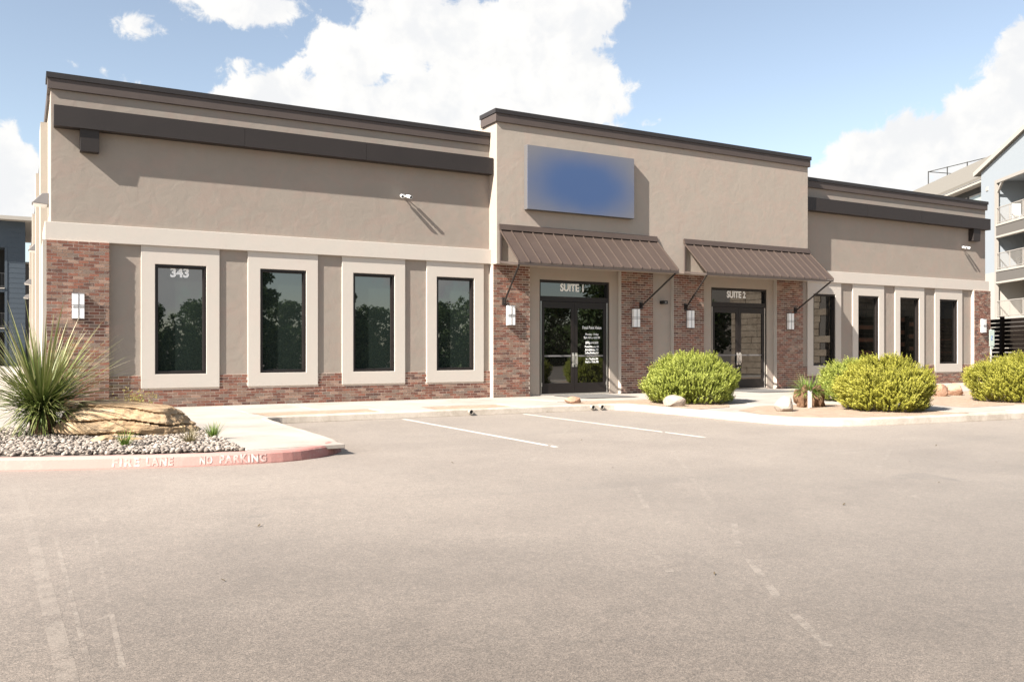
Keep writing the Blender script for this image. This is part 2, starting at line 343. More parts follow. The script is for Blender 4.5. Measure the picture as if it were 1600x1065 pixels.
M['darkrail'] = simple('dark_rail_metal', (0.05, 0.05, 0.05), 0.5, 0, 0.05)
M['wood'] = simple('dark_stained_wood', (0.014, 0.010, 0.008), 0.9, 0, 0.35, 5, spec=0.08)
M['wood2'] = simple('red_brown_wood', (0.24, 0.10, 0.055), 0.8, 0, 0.35, 5)
M['signgreen'] = simple('sign_reflective_green', (0.50, 0.60, 0.54), 0.5, 0, 0.03)
M['signblue'] = simple('sign_blue', (0.05, 0.15, 0.36), 0.5, 0, 0.03)
M['post'] = simple('galvanised_post', (0.55, 0.53, 0.50), 0.5, 0.2, 0.06)
M['mat'] = simple('grey_patch', (0.125, 0.118, 0.11), 0.95, 0, 0.2, 30)
M['pvc'] = simple('weathered_pvc', (0.30, 0.27, 0.23), 0.6, 0, 0.2)
def f_lamp(t, b):
    b.inputs['Base Color'].default_value = c4((0.8, 0.75, 0.65)); b.inputs['Emission Color'].default_value = c4((1, 0.85, 0.62)); b.inputs['Emission Strength'].default_value = 1.2
M['downlight'] = mat('downlight_lens', f_lamp)
M['limeblock'] = rockmat('limestone_block', (0.15, 0.115, 0.085), (0.24, 0.195, 0.15), (0.31, 0.26, 0.205), 1.0)

# ------------------------------------------------------------------ mesh helpers
class MB:
    def __init__(s): s.v = []; s.f = []; s.m = []
    def quad(s, pts, m=0):
        n = len(s.v); s.v += [tuple(p) for p in pts]; s.f.append(tuple(range(n, n + len(pts)))); s.m.append(m); return s
    def box(s, x0, x1, y0, y1, z0, z1, m=0):
        n = len(s.v)
        s.v += [(x0, y0, z0), (x1, y0, z0), (x1, y1, z0), (x0, y1, z0), (x0, y0, z1), (x1, y0, z1), (x1, y1, z1), (x0, y1, z1)]
        for q in ((0, 3, 2, 1), (4, 5, 6, 7), (0, 1, 5, 4), (1, 2, 6, 5), (2, 3, 7, 6), (3, 0, 4, 7)):
            s.f.append(tuple(n + i for i in q)); s.m.append(m)
        return s
    def ring(s, x0, x1, z0, z1, a0, a1, c0, c1, yf, yb, m=0):
        """frame in the XZ plane round the hole a0..a1, c0..c1"""
        n = len(s.v)
        for y in (yf, yb):
            s.v += [(x0, y, z0), (x1, y, z0), (x1, y, z1), (x0, y, z1), (a0, y, c0), (a1, y, c0), (a1, y, c1), (a0, y, c1)]
        for i in range(4):
            j = (i + 1) % 4
            for q in ((i, j, 4 + j, 4 + i), (8 + i, 12 + i, 12 + j, 8 + j), (i, 8 + i, 8 + j, j), (4 + i, 4 + j, 12 + j, 12 + i)):
                s.f.append(tuple(n + k for k in q)); s.m.append(m)
        return s
    def hexa(s, p, m=0):
        """8 corners in box order"""
        n = len(s.v); s.v += [tuple(q) for q in p]
        for q in ((0, 3, 2, 1), (4, 5, 6, 7), (0, 1, 5, 4), (1, 2, 6, 5), (2, 3, 7, 6), (3, 0, 4, 7)):
            s.f.append(tuple(n + i for i in q)); s.m.append(m)
        return s
    def tube(s, a, b, r0, r1=None, n=8, m=0, caps=True):
        a, b = Vector(a), Vector(b); r1 = r0 if r1 is None else r1
        d = (b - a).normalized(); u = d.orthogonal().normalized(); w = d.cross(u); k = len(s.v)
        for c, r in ((a, r0), (b, r1)):
            for i in range(n):
                t = 2 * math.pi * i / n; s.v.append(tuple(c + (u * math.cos(t) + w * math.sin(t)) * r))
        for i in range(n):
            j = (i + 1) % n; s.f.append((k + i, k + j, k + n + j, k + n + i)); s.m.append(m)
        if caps:
            s.f.append(tuple(k + i for i in range(n - 1, -1, -1))); s.m.append(m)
            s.f.append(tuple(k + n + i for i in range(n))); s.m.append(m)
        return s
    def bar(s, a, b, w, h, m=0):
        """square bar from a to b"""
        a, b = Vector(a), Vector(b); d = (b - a).normalized()
        u = d.cross(Vector((0, 0, 1)));  u = Vector((1, 0, 0)) if u.length < 1e-4 else u.normalized()
        v = u.cross(d).normalized(); u = u * (w / 2); v = v * (h / 2)
        return s.hexa([a - u - v, a + u - v, b + u - v, b - u - v, a - u + v, a + u + v, b + u + v, b - u + v], m)
    def mesh(s, name, mats):
        me = bpy.data.meshes.new(name); me.from_pydata(s.v, [], s.f)
        for x in (mats if isinstance(mats, (list, tuple)) else [mats]): me.materials.append(x)
        if any(s.m): me.polygons.foreach_set('material_index', s.m)
        bm = bmesh.new(); bm.from_mesh(me); bmesh.ops.recalc_face_normals(bm, faces=bm.faces); bm.to_mesh(me); bm.free()
        return me
    def build(s, name, mats, parent=None, bevel=0, smooth=False):
        o = obj(name, s.mesh(name, mats), parent)
        if bevel:
            md = o.modifiers.new('bevel', 'BEVEL'); md.width = bevel; md.segments = 2; md.limit_method = 'ANGLE'
        if smooth: o.data.shade_smooth()
        return o
def obj(name, me, parent=None, loc=None):
    o = bpy.data.objects.new(name, me); COL.objects.link(o)
    if parent is not None:
        o.parent = parent
        o.matrix_parent_inverse = PINV.get(parent.name, Matrix())
    if loc is not None: o.location = loc
    return o
PINV = {}
def empty(name, loc=(0, 0, 0), rz=0.0, parent=None):
    o = bpy.data.objects.new(name, None); COL.objects.link(o); o.location = loc; o.rotation_euler = (0, 0, rz); o.empty_display_size = 0.2
    if parent is not None: o.parent = parent; o.matrix_parent_inverse = PINV.get(parent.name, Matrix())
    else: PINV[o.name] = (Matrix.Translation(loc) @ Matrix.Rotation(rz, 4, 'Z')).inverted()
    return o
def local(o):
    """parts of this thing are given in its own coordinates instead of world ones"""
    PINV[o.name] = Matrix(); return o
def tag(o, label=None, cat=None, group=None, kind=None):
    if label: o['label'] = label
    if cat: o['category'] = cat
    if group: o['group'] = group
    if kind: o['kind'] = kind
    return o
def struct(name, mb, mats, parent=None, bevel=0):
    return tag(mb.build(name, mats, parent, bevel), kind='structure')
def copy_tree(o, loc=None, rz=None, scale=None, parent=None):
    c = o.copy(); COL.objects.link(c); c.parent = parent
    if loc is not None: c.location = loc
    if rz is not None: c.rotation_euler = (0, 0, rz)
    if scale is not None: c.scale = scale
    for ch in o.children: copy_tree(ch, parent=c)
    return c
def text_mesh(body, size, bold=0.0, extrude=0.003, spacing=1.0):
    cu = bpy.data.curves.new('lettering', 'FONT'); cu.body = body; cu.size = size; cu.offset = bold; cu.extrude = extrude
    cu.align_x = 'CENTER'; cu.align_y = 'CENTER'; cu.space_character = spacing; cu.resolution_u = 4
    o = bpy.data.objects.new('lettering', cu); COL.objects.link(o); bpy.context.view_layer.update()
    me = bpy.data.meshes.new_from_object(o.evaluated_get(bpy.context.evaluated_depsgraph_get()))
    bpy.data.objects.remove(o); me.materials.clear(); return me
def lettering(body, size, loc, parent, m, bold=0.0, wid=None, name='lettering', spacing=1.0, extrude=0.003):
    """upright on a wall that faces -Y"""
    me = text_mesh(body, size, bold, extrude, spacing); me.materials.append(m)
    if wid:
        xs = [v.co.x for v in me.vertices]; k = wid / (max(xs) - min(xs)); me.transform(Matrix.Diagonal((k, 1, 1, 1)))
    me.transform(Matrix.Rotation(R(90), 4, 'X')); me.transform(Matrix.Translation(loc))
    return obj(name, me, parent)
def npmesh(name, V, F, mats, mi=None, attr=None, smooth=False):
    me = bpy.data.meshes.new(name); V = np.asarray(V, np.float32); F = np.asarray(F, np.int32)
    k = F.shape[1]; me.vertices.add(len(V)); me.vertices.foreach_set('co', V.ravel())
    me.loops.add(F.size); me.loops.foreach_set('vertex_index', F.ravel())
    me.polygons.add(len(F)); me.polygons.foreach_set('loop_start', np.arange(0, F.size, k, dtype=np.int32))
    try: me.polygons.foreach_set('loop_total', np.full(len(F), k, np.int32))
    except Exception: pass
    for x in (mats if isinstance(mats, (list, tuple)) else [mats]): me.materials.append(x)
    if mi is not None: me.polygons.foreach_set('material_index', np.asarray(mi, np.int32))
    me.update(calc_edges=True); me.validate()
    if attr is not None:
        a = me.attributes.new('tip', 'FLOAT', 'POINT'); a.data.foreach_set('value', np.asarray(attr, np.float32))
    if smooth: me.shade_smooth()
    return me

# ================================================================== ground, kerbs, pavements
struct('asphalt', MB().quad([(-600, -600, -.15), (600, -600, -.15), (600, 600, -.15), (-600, 600, -.15)]), M['asphalt'])
ZK = [0]
def strip(pts, w, z, name, m):
    mb = MB(); ZK[0] += 1; z = -.1496 + 0.00001 * ZK[0]
    for i, (a, b) in enumerate(zip(pts[:-1], pts[1:])):
        a, b = Vector((*a, z)), Vector((*b, z)); d = (b - a).normalized(); n = Vector((-d.y, d.x, 0)) * (w / 2)
        mb.quad([a - n, b - n, b + n, a + n])
    return struct(name, mb, m)
for x in (6.45, 9.35): strip([(x, -3.95), (x, -9.9)], 0.088, -.146, 'parking_line', M['paint'])
# worn or ground-off lines on the asphalt
strip([(-.56, -10.0), (-.45, -12.5), (-.33, -16.4), (-.28, -19.5)], 0.09, -.146, 'worn_line', M['scrape'])
for a, b in (((-.27, -13.25), (-.02, -13.28)), ((-.27, -13.25), (-.22, -17.6)), ((-.0, -13.3), (-.10, -16.5)), ((-.22, -15.75), (-.03, -15.55))):
    strip([a, b], 0.028, -.145, 'worn_line', M['ghost'])
for a, b in (((11.3, -6.9), (8.6, -9.6)), ((8.3, -10.2), (6.4, -12.9)), ((6.1, -13.3), (5.0, -14.9)), ((4.9, -15.2), (4.1, -16.1)), ((3.9, -16.4), (3.35, -17.2)), ((3.25, -17.35), (2.95, -17.9)),
             ((9.1, -6.45), (5.3, -11.1)), ((5.2, -13.4), (4.2, -15.0)), ((3.6, -15.6), (3.2, -16.4)),
             ((10.6, -12.5), (9.4, -13.3)), ((8.9, -13.6), (8.0, -14.3)), ((7.6, -14.8), (7.0, -15.6))):
    strip([a, b], 0.055, -.146, 'worn_line', M['ghost'])

lit_ = MB(); gl = random.Random(12)
for px_, py_ in ((9.5, -13.6), (10.4, -14.2), (8.2, -14.9), (4.3, -10.8), (5.8, -12.2), (2.4, -12.4), (3.4, -16.6), (1.2, -13.6), (6.2, -15.3), (7.3, -9.3), (.6, -15.2), (4.9, -17.0), (11.5, -12.6), (2.0, -17.3)):
    a_ = gl.random() * 6.28; l_ = .014 + .022 * gl.random(); u_ = Vector((math.cos(a_), math.sin(a_), .25)) * l_; w_ = Vector((-math.sin(a_), math.cos(a_), 0)) * l_ * .3; c_ = Vector((px_, py_, -.138))
    lit_.quad([c_ - u_, c_ + w_, c_ + u_, c_ - w_])
tag(lit_.build('leaf_litter', M['twig']), 'tiny dark leaf scraps scattered on the asphalt', 'leaf litter', kind='stuff')
KL = [(-16, -4.6), (-9, -5.6), (-4, -7.35), (-.72, -8.80), (.46, -9.26), (1.34, -9.53), (2.25, -9.66), (2.78, -9.55), (3.22, -9.25), (3.48, -8.85)]
KM = [(3.48, -8.85), (3.55, -8.2), (3.57, -4.25), (3.75, -3.92), (4.1, -3.82), (8, -3.84), (11.75, -3.90), (12.02, -4.05), (12.13, -4.4), (12.2, -8.2), (12.35, -9.0), (12.75, -9.5), (13.4, -9.82), (14.4, -10.02), (17.6, -10.32), (24, -10.7), (60, -12.5)]
def offs(pts, d):
    out = []
    for i, p in enumerate(pts):
        a = Vector(pts[max(i - 1, 0)]); b = Vector(pts[min(i + 1, len(pts) - 1)]); t = (b - a).normalized(); out.append((p[0] - t.y * d, p[1] + t.x * d))
    return out
def dense(pts, step=0.25):
    out = []
    for a, b in zip(pts[:-1], pts[1:]):
        n = max(1, int((Vector(b) - Vector(a)).length / step))
        n = min(n, 40)
        for i in range(n): out.append((a[0] + (b[0] - a[0]) * i / n, a[1] + (b[1] - a[1]) * i / n))
    return out + [pts[-1]]
def round_poly(pts, it=2):
    for _ in range(it):
        q = [pts[0]]
        for a, b in zip(pts[:-1], pts[1:]):
            q += [(a[0] * .75 + b[0] * .25, a[1] * .75 + b[1] * .25), (a[0] * .25 + b[0] * .75, a[1] * .25 + b[1] * .75)]
        pts = q + [pts[-1]]
    return pts
KLr = round_poly(KL); KMr = round_poly(KM, 3); KALL = KLr + KMr[1:]
def kerb(name, pts, m, start, end):
    prof = [(0, -.30), (0, -.135), (.022, -.03), (.045, -.008), (.075, 0), (.16, 0), (.16, -.30)]   # offset inwards, height
    P = dense(pts); rows = [offs(P, o) for o, z in prof]; mb = MB(); n = len(P)
    jit = [0.006 * mn.noise(Vector((p[0] * 2.5, p[1] * 2.5, 0))) for p in P]
    for (o, z), r in zip(prof, rows):
        for i, q in enumerate(r): mb.v.append((q[0] + jit[i], q[1] + jit[i], z + (0.008 * mn.noise(Vector((q[0] * 3, q[1] * 3, 5.1))) if z > -.1 else 0)))
    for k in range(len(prof) - 1):
        for i in range(n - 1): mb.f.append((k * n + i, k * n + i + 1, (k + 1) * n + i + 1, (k + 1) * n + i)); mb.m.append(0)
    if start: mb.f.append(tuple(k * n for k in range(len(prof)))); mb.m.append(0)
    if end: mb.f.append(tuple(k * n + n - 1 for k in range(len(prof)))); mb.m.append(0)
    return struct(name, mb, m)
kerb('red_kerb', KLr, M['redkerb'], True, False)
kerb('kerb', KMr, M['kerb'], False, True)
inner = offs(dense(KALL), 0.10)
base = MB().quad([(x, y, -.012) for x, y in inner] + [(60, 60, -.012), (-40, 60, -.012), (-40, -4.4, -.012)])
struct('pavement_base', base, M['concrete'])
# pavement slabs with open joints
pav = empty('pavement'); tag(pav, kind='structure')
def slab(x0, x1, y0, y1, z=0.0):
    g = 0.007; mb = MB().box(x0 + g, x1 - g, y0 + g, y1 - g, -.06, z + random.uniform(-.003, .002))
    return mb.build('slab', M['concrete'], pav, 0.008)
def frange(a, b, n): return [(a + (b - a) * i / n, a + (b - a) * (i + 1) / n) for i in range(n)]
for x0, x1 in frange(2.05, 33.6, 21):
    for y0, y1 in ((-1.35, -.03), (-2.65, -1.35)):
        cx = (x0 + x1) / 2
        if y1 > -.1 and 10.4 < x1 and x0 < 22.6: y1 = -.24
        slab(x0, x1, y0, y1)
for y0, y1 in frange(-9.28, -2.65, 5): slab(2.05, 3.40, y0, y1)
for a, b in ((6.15, 7.35), (9.35, 10.9)): slab(a, b, -3.70, -2.65)
for y0, y1 in frange(-9.75, -2.65, 5):
    for x0, x1 in ((14.75, 16.4), (16.4, 18.05)):
        if y0 < -6.3 and x0 < 16: continue
        slab(x0, x1, y0, y1)
for x0, x1 in frange(18.05, 33.4, 9): slab(x0, x1, -10.1, -8.9)
for x0, x1 in frange(18.05, 33.4, 9): slab(x0, x1, -4.2, -2.65)
for y0, y1 in frange(-4.2, 44, 24): slab(-3.4, -1.7, y0, y1); slab(-1.7, -0.2, y0, y1)
def bed(name, pts, m, z, wob=0.05):
    P = dense(pts + [pts[0]], 0.2)[:-1]
    P = [(x + wob * mn.noise(Vector((x * 3, y * 3, 1))), y + wob * mn.noise(Vector((x * 3, y * 3, 7)))) for x, y in P]
    return struct(name, MB().quad([(x, y, z) for x, y in P]), m)
bed('planting_bed', [(3.75, -3.64), (6.1, -3.66), (6.1, -2.72), (3.6, -2.72)], M['mulch'], -.0055)
bed('planting_bed', [(7.4, -3.66), (9.3, -3.68), (9.3, -2.72), (7.4, -2.72)], M['mulch'], -.0055)
bed('planting_bed', [(10.95, -3.64), (11.55, -3.66), (12.16, -3.98), (12.34, -4.6), (12.42, -6.3), (13.5, -6.1), (14.7, -4.8), (14.7, -2.9), (11.2, -2.72)], M['mulch'], -.0055)
bed('planting_bed', [(12.45, -8.3), (12.6, -9.0), (13.3, -9.6), (14.4, -9.82), (16.5, -9.95), (17.3, -8.6), (16.35, -6.35), (14.3, -6.2), (12.9, -7.0)], M['mulch'], -.0055)
bed('planting_bed', [(18.1, -8.85), (33, -8.85), (33, -4.25), (18.1, -4.25)], M['mulch'], -.0055)
gr_in = [p for p in offs(dense(KLr), 0.158) if -12 < p[0] < 2.02]
bed('gravel_bed', gr_in + [(2.03, -9.3), (2.03, -4.6), (1.2, -4.35), (-11.8, -4.35)], M['soil'], -.006, 0.0)
# pebbles: uncountable, one mesh
ico = bmesh.new(); bmesh.ops.create_icosphere(ico, subdivisions=2, radius=1.0)
IV = np.array([v.co[:] for v in ico.verts]); IF = np.array([[v.index for v in f.verts] for f in ico.faces]); ico.free()
ico = bmesh.new(); bmesh.ops.create_icosphere(ico, subdivisions=1, radius=1.0)
IV1 = np.array([v.co[:] for v in ico.verts]); IF1 = np.array([[v.index for v in f.verts] for f in ico.faces]); ico.free()
def kerb_y(x):
    ps = [p for p in offs(dense(KLr), 0.17)]
    for a, b in zip(ps[:-1], ps[1:]):
        if a[0] <= x <= b[0]: return a[1] + (b[1] - a[1]) * (x - a[0]) / max(b[0] - a[0], 1e-6)
    return -9.3
ky = {i: kerb_y(i * 0.1) for i in range(-70, 22)}
V, Fc, n = [], [], 0
while n < 8600:
    x = -4.2 + 6.2 * rng.random() ** 0.62; y = -9.5 + 5.0 * rng.random()
    if y < ky.get(int(math.floor(x * 10)), -9.3) + 0.05 or (y > -4.7 and x > 1.2): continue
    r = 0.017 + 0.022 * rng.random() ** 1.6
    S = np.array([r * (0.9 + .6 * rng.random()), r * (0.8 + .4 * rng.random()), r * (0.55 + .3 * rng.random())])
    a = rng.random() * 6.283; tl = (rng.random(2) - .5) * 0.9
    ca, sa = math.cos(a), math.sin(a)
    P = IV1 * (1 + 0.22 * (rng.random(len(IV1)) - .5))[:, None] * S
    P = np.stack([P[:, 0], P[:, 1] * math.cos(tl[0]) - P[:, 2] * math.sin(tl[0]), P[:, 1] * math.sin(tl[0]) + P[:, 2] * math.cos(tl[0])], 1)
    P = np.stack([P[:, 0] * ca - P[:, 1] * sa, P[:, 0] * sa + P[:, 1] * ca, P[:, 2]], 1) + [x, y, 0.008 + 0.03 * rng.random()]
    V.append(P); Fc.append(IF1 + n * len(IV1)); n += 1
tag(obj('gravel', npmesh('gravel', np.concatenate(V), np.concatenate(Fc), M['pebble'], smooth=True)), 'grey and tan river pebbles filling the bed round the boulder', 'gravel', kind='stuff')
# stencilled words on the kerb face
def kerb_text(body, x0, x1, name):
    me = text_mesh(body, 0.135, 0.006, 0.001, 1.25)
    xs = [v.co.x for v in me.vertices]; w = max(xs) - min(xs); lo = min(xs)
    P = [(x, y) for x, y in dense(KLr, 0.05)]
    def at(x):
        for a, b in zip(P[:-1], P[1:]):
            if a[0] <= x <= b[0]:
                t = Vector((b[0] - a[0], b[1] - a[1])).normalized(); return a[1] + (b[1] - a[1]) * (x - a[0]) / (b[0] - a[0]), t
        return P[-1][1], Vector((1, 0))
    for v in me.vertices:
        x = x0 + (v.co.x - lo) / w * (x1 - x0); y, t = at(x); h = v.co.y
        z = -.078 + h; o = 0.022 * (z + .135) / .105
        nrm = Vector((t.y, -t.x)); v.co = (x - nrm.x * (o - .0035 - v.co.z), y - nrm.y * (o - .0035 - v.co.z), z)
    me.materials.append(M['stencil']); return obj(name, me)
for wd, xa, xb in (('FIRE', .46, .76), ('LANE', .83, 1.13), ('NO', 1.43, 1.58), ('PARKING', 1.66, 2.23)):
    tag(kerb_text(wd, xa, xb, 'stencilled_word'), 'worn white stencilled word %s on the red kerb' % wd, 'lettering')
# drain stubs through the kerb
def kerb_mid_y(x):
    ps = dense(KMr)
    return min((abs(p[0] - x), p[1]) for p in ps if p[1] > -4.3 and p[0] < 12.05)[1]
for x in (8.06, 11.25, 11.50):
    e = empty('drain_pipe', (x, kerb_mid_y(x) - .012, -.065)); local(e)
    o = MB(); k = 16
    for i in range(k):
        a0, a1 = 2 * math.pi * i / k, 2 * math.pi * (i + 1) / k
        for r0, r1, y0, y1 in ((.05, .05, -.05, .1), (.05, .042, -.05, -.05), (.042, .042, -.05, .1)):
            o.quad([(r0 * math.cos(a0), y0, r0 * math.sin(a0)), (r0 * math.cos(a1), y0, r0 * math.sin(a1)), (r1 * math.cos(a1), y1, r1 * math.sin(a1)), (r1 * math.cos(a0), y1, r1 * math.sin(a0))])
    o.build('pipe', M['pvc'], e)
    d = MB(); d.v = [(.0425 * math.cos(2 * math.pi * i / k), -.035, .0425 * math.sin(2 * math.pi * i / k)) for i in range(k)]; d.f = [tuple(range(k))]; d.m = [0]; d.build('bore', M['dark'], e)
    tag(e, 'lone plastic drain stub in the kerb between the parking lines' if x < 9 else ('left of the two paired drain stubs in the kerb below the first door' if x < 11.4 else 'right of the two paired drain stubs in the kerb below the first door'), 'drain pipe', 'drain stubs in the kerb')

# ================================================================== the shop building
B = empty('office_building', (0, 0, 0)); tag(B, 'single storey taupe stucco office building with brick piers and flat parapets', 'building')
LX, CX0, CX1, RX = 0.05, 10.58, 22.42, 32.95
ZB0, ZB1 = 3.61, 4.00
surr_l = [(1.82, 3.50), (4.14, 5.82), (6.43, 8.11), (8.71, 10.39)]
surr_r = [(33.22 - b, 33.22 - a) for a, b in reversed(surr_l)]
def part(name, mb, m, bevel=0): return mb.build(name, m, B, bevel)
# core volumes
part('wall', MB().box(LX, CX0 + .3, .15, 46, -.3, 6.95), M['side'])
part('wall', MB().box(CX1 - .3, RX, .15, 30, -.3, 6.95), M['side'])
part('wall', MB().box(CX0, CX1, .16, 10, 3.60, 7.5), M['stucco_mid'])
part('wall', MB().box(CX0, CX1, .18, .30, -.3, 3.59), M['dark'])
part('wall_face', MB().box(CX0 - .004, CX1 + .004, -.42, .165, 3.585, 7.45), M['stucco_mid'], 0.012)
def wing(x0, x1, surr, pier, mirror):
    part('wall_face', MB().box(x0, x1, 0, .152, 3.62, 6.92), M['stucco'], 0.010)
    edges = ([pier[1]] + [e for s in surr for e in s] + [x1]) if not mirror else ([x0] + [e for s in surr for e in s] + [pier[0]])
    for i in range(0, len(edges), 2): part('stucco_panel', MB().box(edges[i] - .03, edges[i + 1] + .03, 0, .152, .70, 3.615), M['stucco'])
    for a, b in surr:
        c = (a + b) / 2; w0, w1 = c - .55, c + .55; y0 = -.042
        part('window_surround', MB().ring(a, b, .43, 3.612, w0, w1, .745, 3.205, y0, .153), M['cream'], 0.008)
        fr = MB(); fw = .055; z0, z1 = .745, 3.205
        fr.box(w0, w0 + fw, -.012, .10, z0, z1).box(w1 - fw, w1, -.012, .10, z0, z1).box(w0 + fw, w1 - fw, -.012, .10, z0, z0 + fw).box(w0 + fw, w1 - fw, -.012, .10, z1 - fw, z1)
        win = part('window', fr, M['frame'])
        mb = MB().box(w0 + fw - .004, w1 - fw + .004, .072, .09, z0 + fw - .004, z1 - fw + .004); obj('pane', mb.mesh('pane', M['doorglass' if mirror else 'glass']), win)
        bead = MB(); q = .018
        bead.box(w0 + fw, w0 + fw + q, .045, .072, z0 + fw, z1 - fw).box(w1 - fw - q, w1 - fw, .045, .072, z0 + fw, z1 - fw).box(w0 + fw + q, w1 - fw - q, .045, .072, z0 + fw, z0 + fw + q).box(w0 + fw + q, w1 - fw - q, .045, .072, z1 - fw - q, z1 - fw)
        obj('glazing_bead', bead.mesh('glazing_bead', M['bronze']), win)
        if a < 2: tag(lettering('343', 0.28, (2.645, .066, 3.03), win, M['letter'], 0.012, 0.40, 'street_number'), 'white street number 343')
wing(LX, CX0 + .02, surr_l, (0, 1.17), False)
wing(CX1 - .02, RX, surr_r, (32.0, 33.08), True)
part('trim_band', MB().box(-.06, CX0 - .002, -.088, .30, ZB0, ZB1).box(-.06, .30, .30, 2.0, ZB0, ZB1), M['cream'], 0.008)
part('trim_band', MB().box(CX1 + .002, RX + .10, -.088, .30, ZB0, ZB1), M['cream'], 0.008)
# parapet caps: fascia and metal coping
def coping(x0, x1, y0, y1, z):
    f = part('parapet_fascia', MB().box(x0 - .06, x1 + .06, y0 - .06, y1, z - .34, z - .115), M['fascia'], 0.006)
    obj('coping', MB().box(x0 - .085, x1 + .085, y0 - .085, y1 + .02, z - .115, z).mesh('coping', M['cap']), f)
coping(LX, CX0 - .09, 0, .55, 7.16); coping(CX1 + .09, RX, 0, .55, 7.16); coping(CX0, CX1, -.42, .40, 7.72)
part('parapet_side', MB().box(LX - .05, LX + .35, .58, 46, 6.72, 7.0), M['fascia'])
for y in (2.2, 9.0, 18.0, 30.0): part('pilaster', MB().box(-.10, LX + .02, y, y + 1.4, -.1, 6.6), M['side'])
# metal beam along each wing with a bracket at its outer end: clad in separate sheets
def beam(segs, bx0, bx1):
    core = part('beam', MB().box(segs[0] + .01, segs[-1] - .01, -.262, .0, 6.01, 6.42), M['bronze'])
    for a, b in zip(segs[:-1], segs[1:]): obj('cladding_sheet', MB().box(a + .004, b - .004, -.272, -.005, 6.0, 6.435).mesh('cladding_sheet', M['bronze']), core)
    part('bracket', MB().hexa([(bx0, -.20, 5.53), (bx1, -.20, 5.53), (bx1, 0.01, 5.53), (bx0, 0.01, 5.53), (bx0, -.225, 6.0), (bx1, -.225, 6.0), (bx1, .01, 6.0), (bx0, .01, 6.0)]), M['bronze'], 0.006)
beam([.10, 4.02, 6.98, CX0 - .02], .60, .97); beam([CX1 + .02, 25.6, 28.6, 31.0, 32.87], 31.85, 32.3)
# entrance recess: stucco between the piers, heads over the doors
RY = -.06
doors = [(12.14, 14.54), (18.48, 20.90)]
piers = [(10.60, 11.74), (14.87, 16.04), (16.85, 18.05), (21.22, 22.44)]
for a, b in ((11.66, 12.14), (14.54, 14.95), (15.96, 16.93), (17.97, 18.48), (20.90, 21.30)): part('stucco_panel', MB().box(a, b, RY, RY + .235, -.05, 3.584), M['stucco_mid'])
for a, b in doors: part('stucco_panel', MB().box(a, b, RY + .001, RY + .235, 3.26, 3.584), M['stucco_mid'])
for i, (a, b) in enumerate(doors):
    fr = MB(); f0, f1 = RY + .035, RY + .2; t = .055
    fr.box(a, a + t, f0, f1, 0, 3.26).box(b - t, b, f0, f1, 0, 3.26).box(a + t, b - t, f0, f1, 3.19, 3.26).box(a + t, b - t, f0, f1, 2.66, 2.80)
    D = part('entrance_door', fr, M['frame']); D['label'] = 'glazed double door of suite %d' % (i + 1)
    sub = lambda n, mb, m: obj(n, mb.mesh(n, m), D)
    sub('transom_pane', MB().box(a + t - .004, b - t + .004, RY + .115, RY + .13, 2.79, 3.20), M['doorglass'])
    sub('jamb_strip', MB().box(a + t, a + t + .022, f0 - .004, f0 + .03, .05, 2.655), M['steel']); sub('jamb_strip', MB().box(b - t - .022, b - t, f0 - .004, f0 + .03, .05, 2.655), M['steel'])
    sub('threshold', MB().box(a + .02, b - .02, f0 - .05, f1, -.01, .045), M['steel'])
    c = (a + b) / 2
    for s in (-1, 1):
        x0, x1 = (a + t + .024, c - .004) if s < 0 else (c + .004, b - t - .024)
        st = .105; y0, y1 = f0 + .012, f0 + .06
        lf = MB().box(x0, x0 + st, y0, y1, .05, 2.65).box(x1 - st, x1, y0, y1, .05, 2.65).box(x0 + st, x1 - st, y0, y1, .05, .34).box(x0 + st, x1 - st, y0, y1, 2.47, 2.65)
        sub('door_leaf', lf, M['frame'])
        sub('door_pane', MB().box(x0 + st - .004, x1 - st + .004, y0 + .02, y0 + .03, .335, 2.475), M['doorglass'])
        sub('push_bar', MB().box(x0 + st + .01, x1 - st - .01, y0 + .006, y0 + .019, 1.09, 1.135), M['lampmetal'])
        hx = c + s * .055
        sub('handle', MB().box(hx - .032, hx + .032, y0 - .012, y0 - .001, .80, 1.20).box(hx - .013, hx + .013, y0 - .07, y0 - .05, .86, 1.16).box(hx - .013, hx + .013, y0 - .05, y0 - .012, .87, .90).box(hx - .013, hx + .013, y0 - .05, y0 - .012, 1.12, 1.15), M['steel'])
        sub('hinge', MB().box((x0 if s < 0 else x1 - .02), (x0 + .02 if s < 0 else x1), y0 - .02, y0 - .001, .26, .36), M['steel'])
    if i == 1: sub('lock', MB().tube((c - .055, f0 + .01, .70), (c - .055, f0 - .02, .70), .032, n=12), M['steel'])
    tx = (13.315 if i == 0 else 19.65)
    tag(lettering('SUITE %d' % (i + 1), 0.29, (tx, RY + .110, 3.055), D, M['letter'], 0.010, 0.80 if i == 0 else .82, 'suite_number'), 'white lettering SUITE %d' % (i + 1))
    if i == 0:
        for body, z, sz, wd in (('Focal Point Vision', 1.925, .125, .66), ('Monday - Friday', 1.735, .085, .46), ('7:30 AM to 4:30 PM', 1.635, .085, .56), ('(210) 614-3600', 1.49, .095, .44), ('Hannah Meranda, OD', 1.375, .08, .48), ('Jenna Johnson, OD', 1.285, .08, .46), ('Zachary Deichert, OD', 1.195, .08, .48), ('Justin Tseng, OD', 1.105, .08, .34), ('Anne Slaughter, OD', 1.02, .08, .43), ('Amy Don Martin, OD', .935, .08, .46)):
            lettering(body, sz, (13.96, f0 + .029, z), D, M['letter'], 0.0012, wd, 'door_lettering')
part('doorstep', MB().box(11.74, 14.87, -.235, .1, -.1, -.002).box(18.05, 21.22, -.235, .1, -.1, -.002).box(16.04, 16.85, -.235, .1, -.1, -.002), M['concrete'])
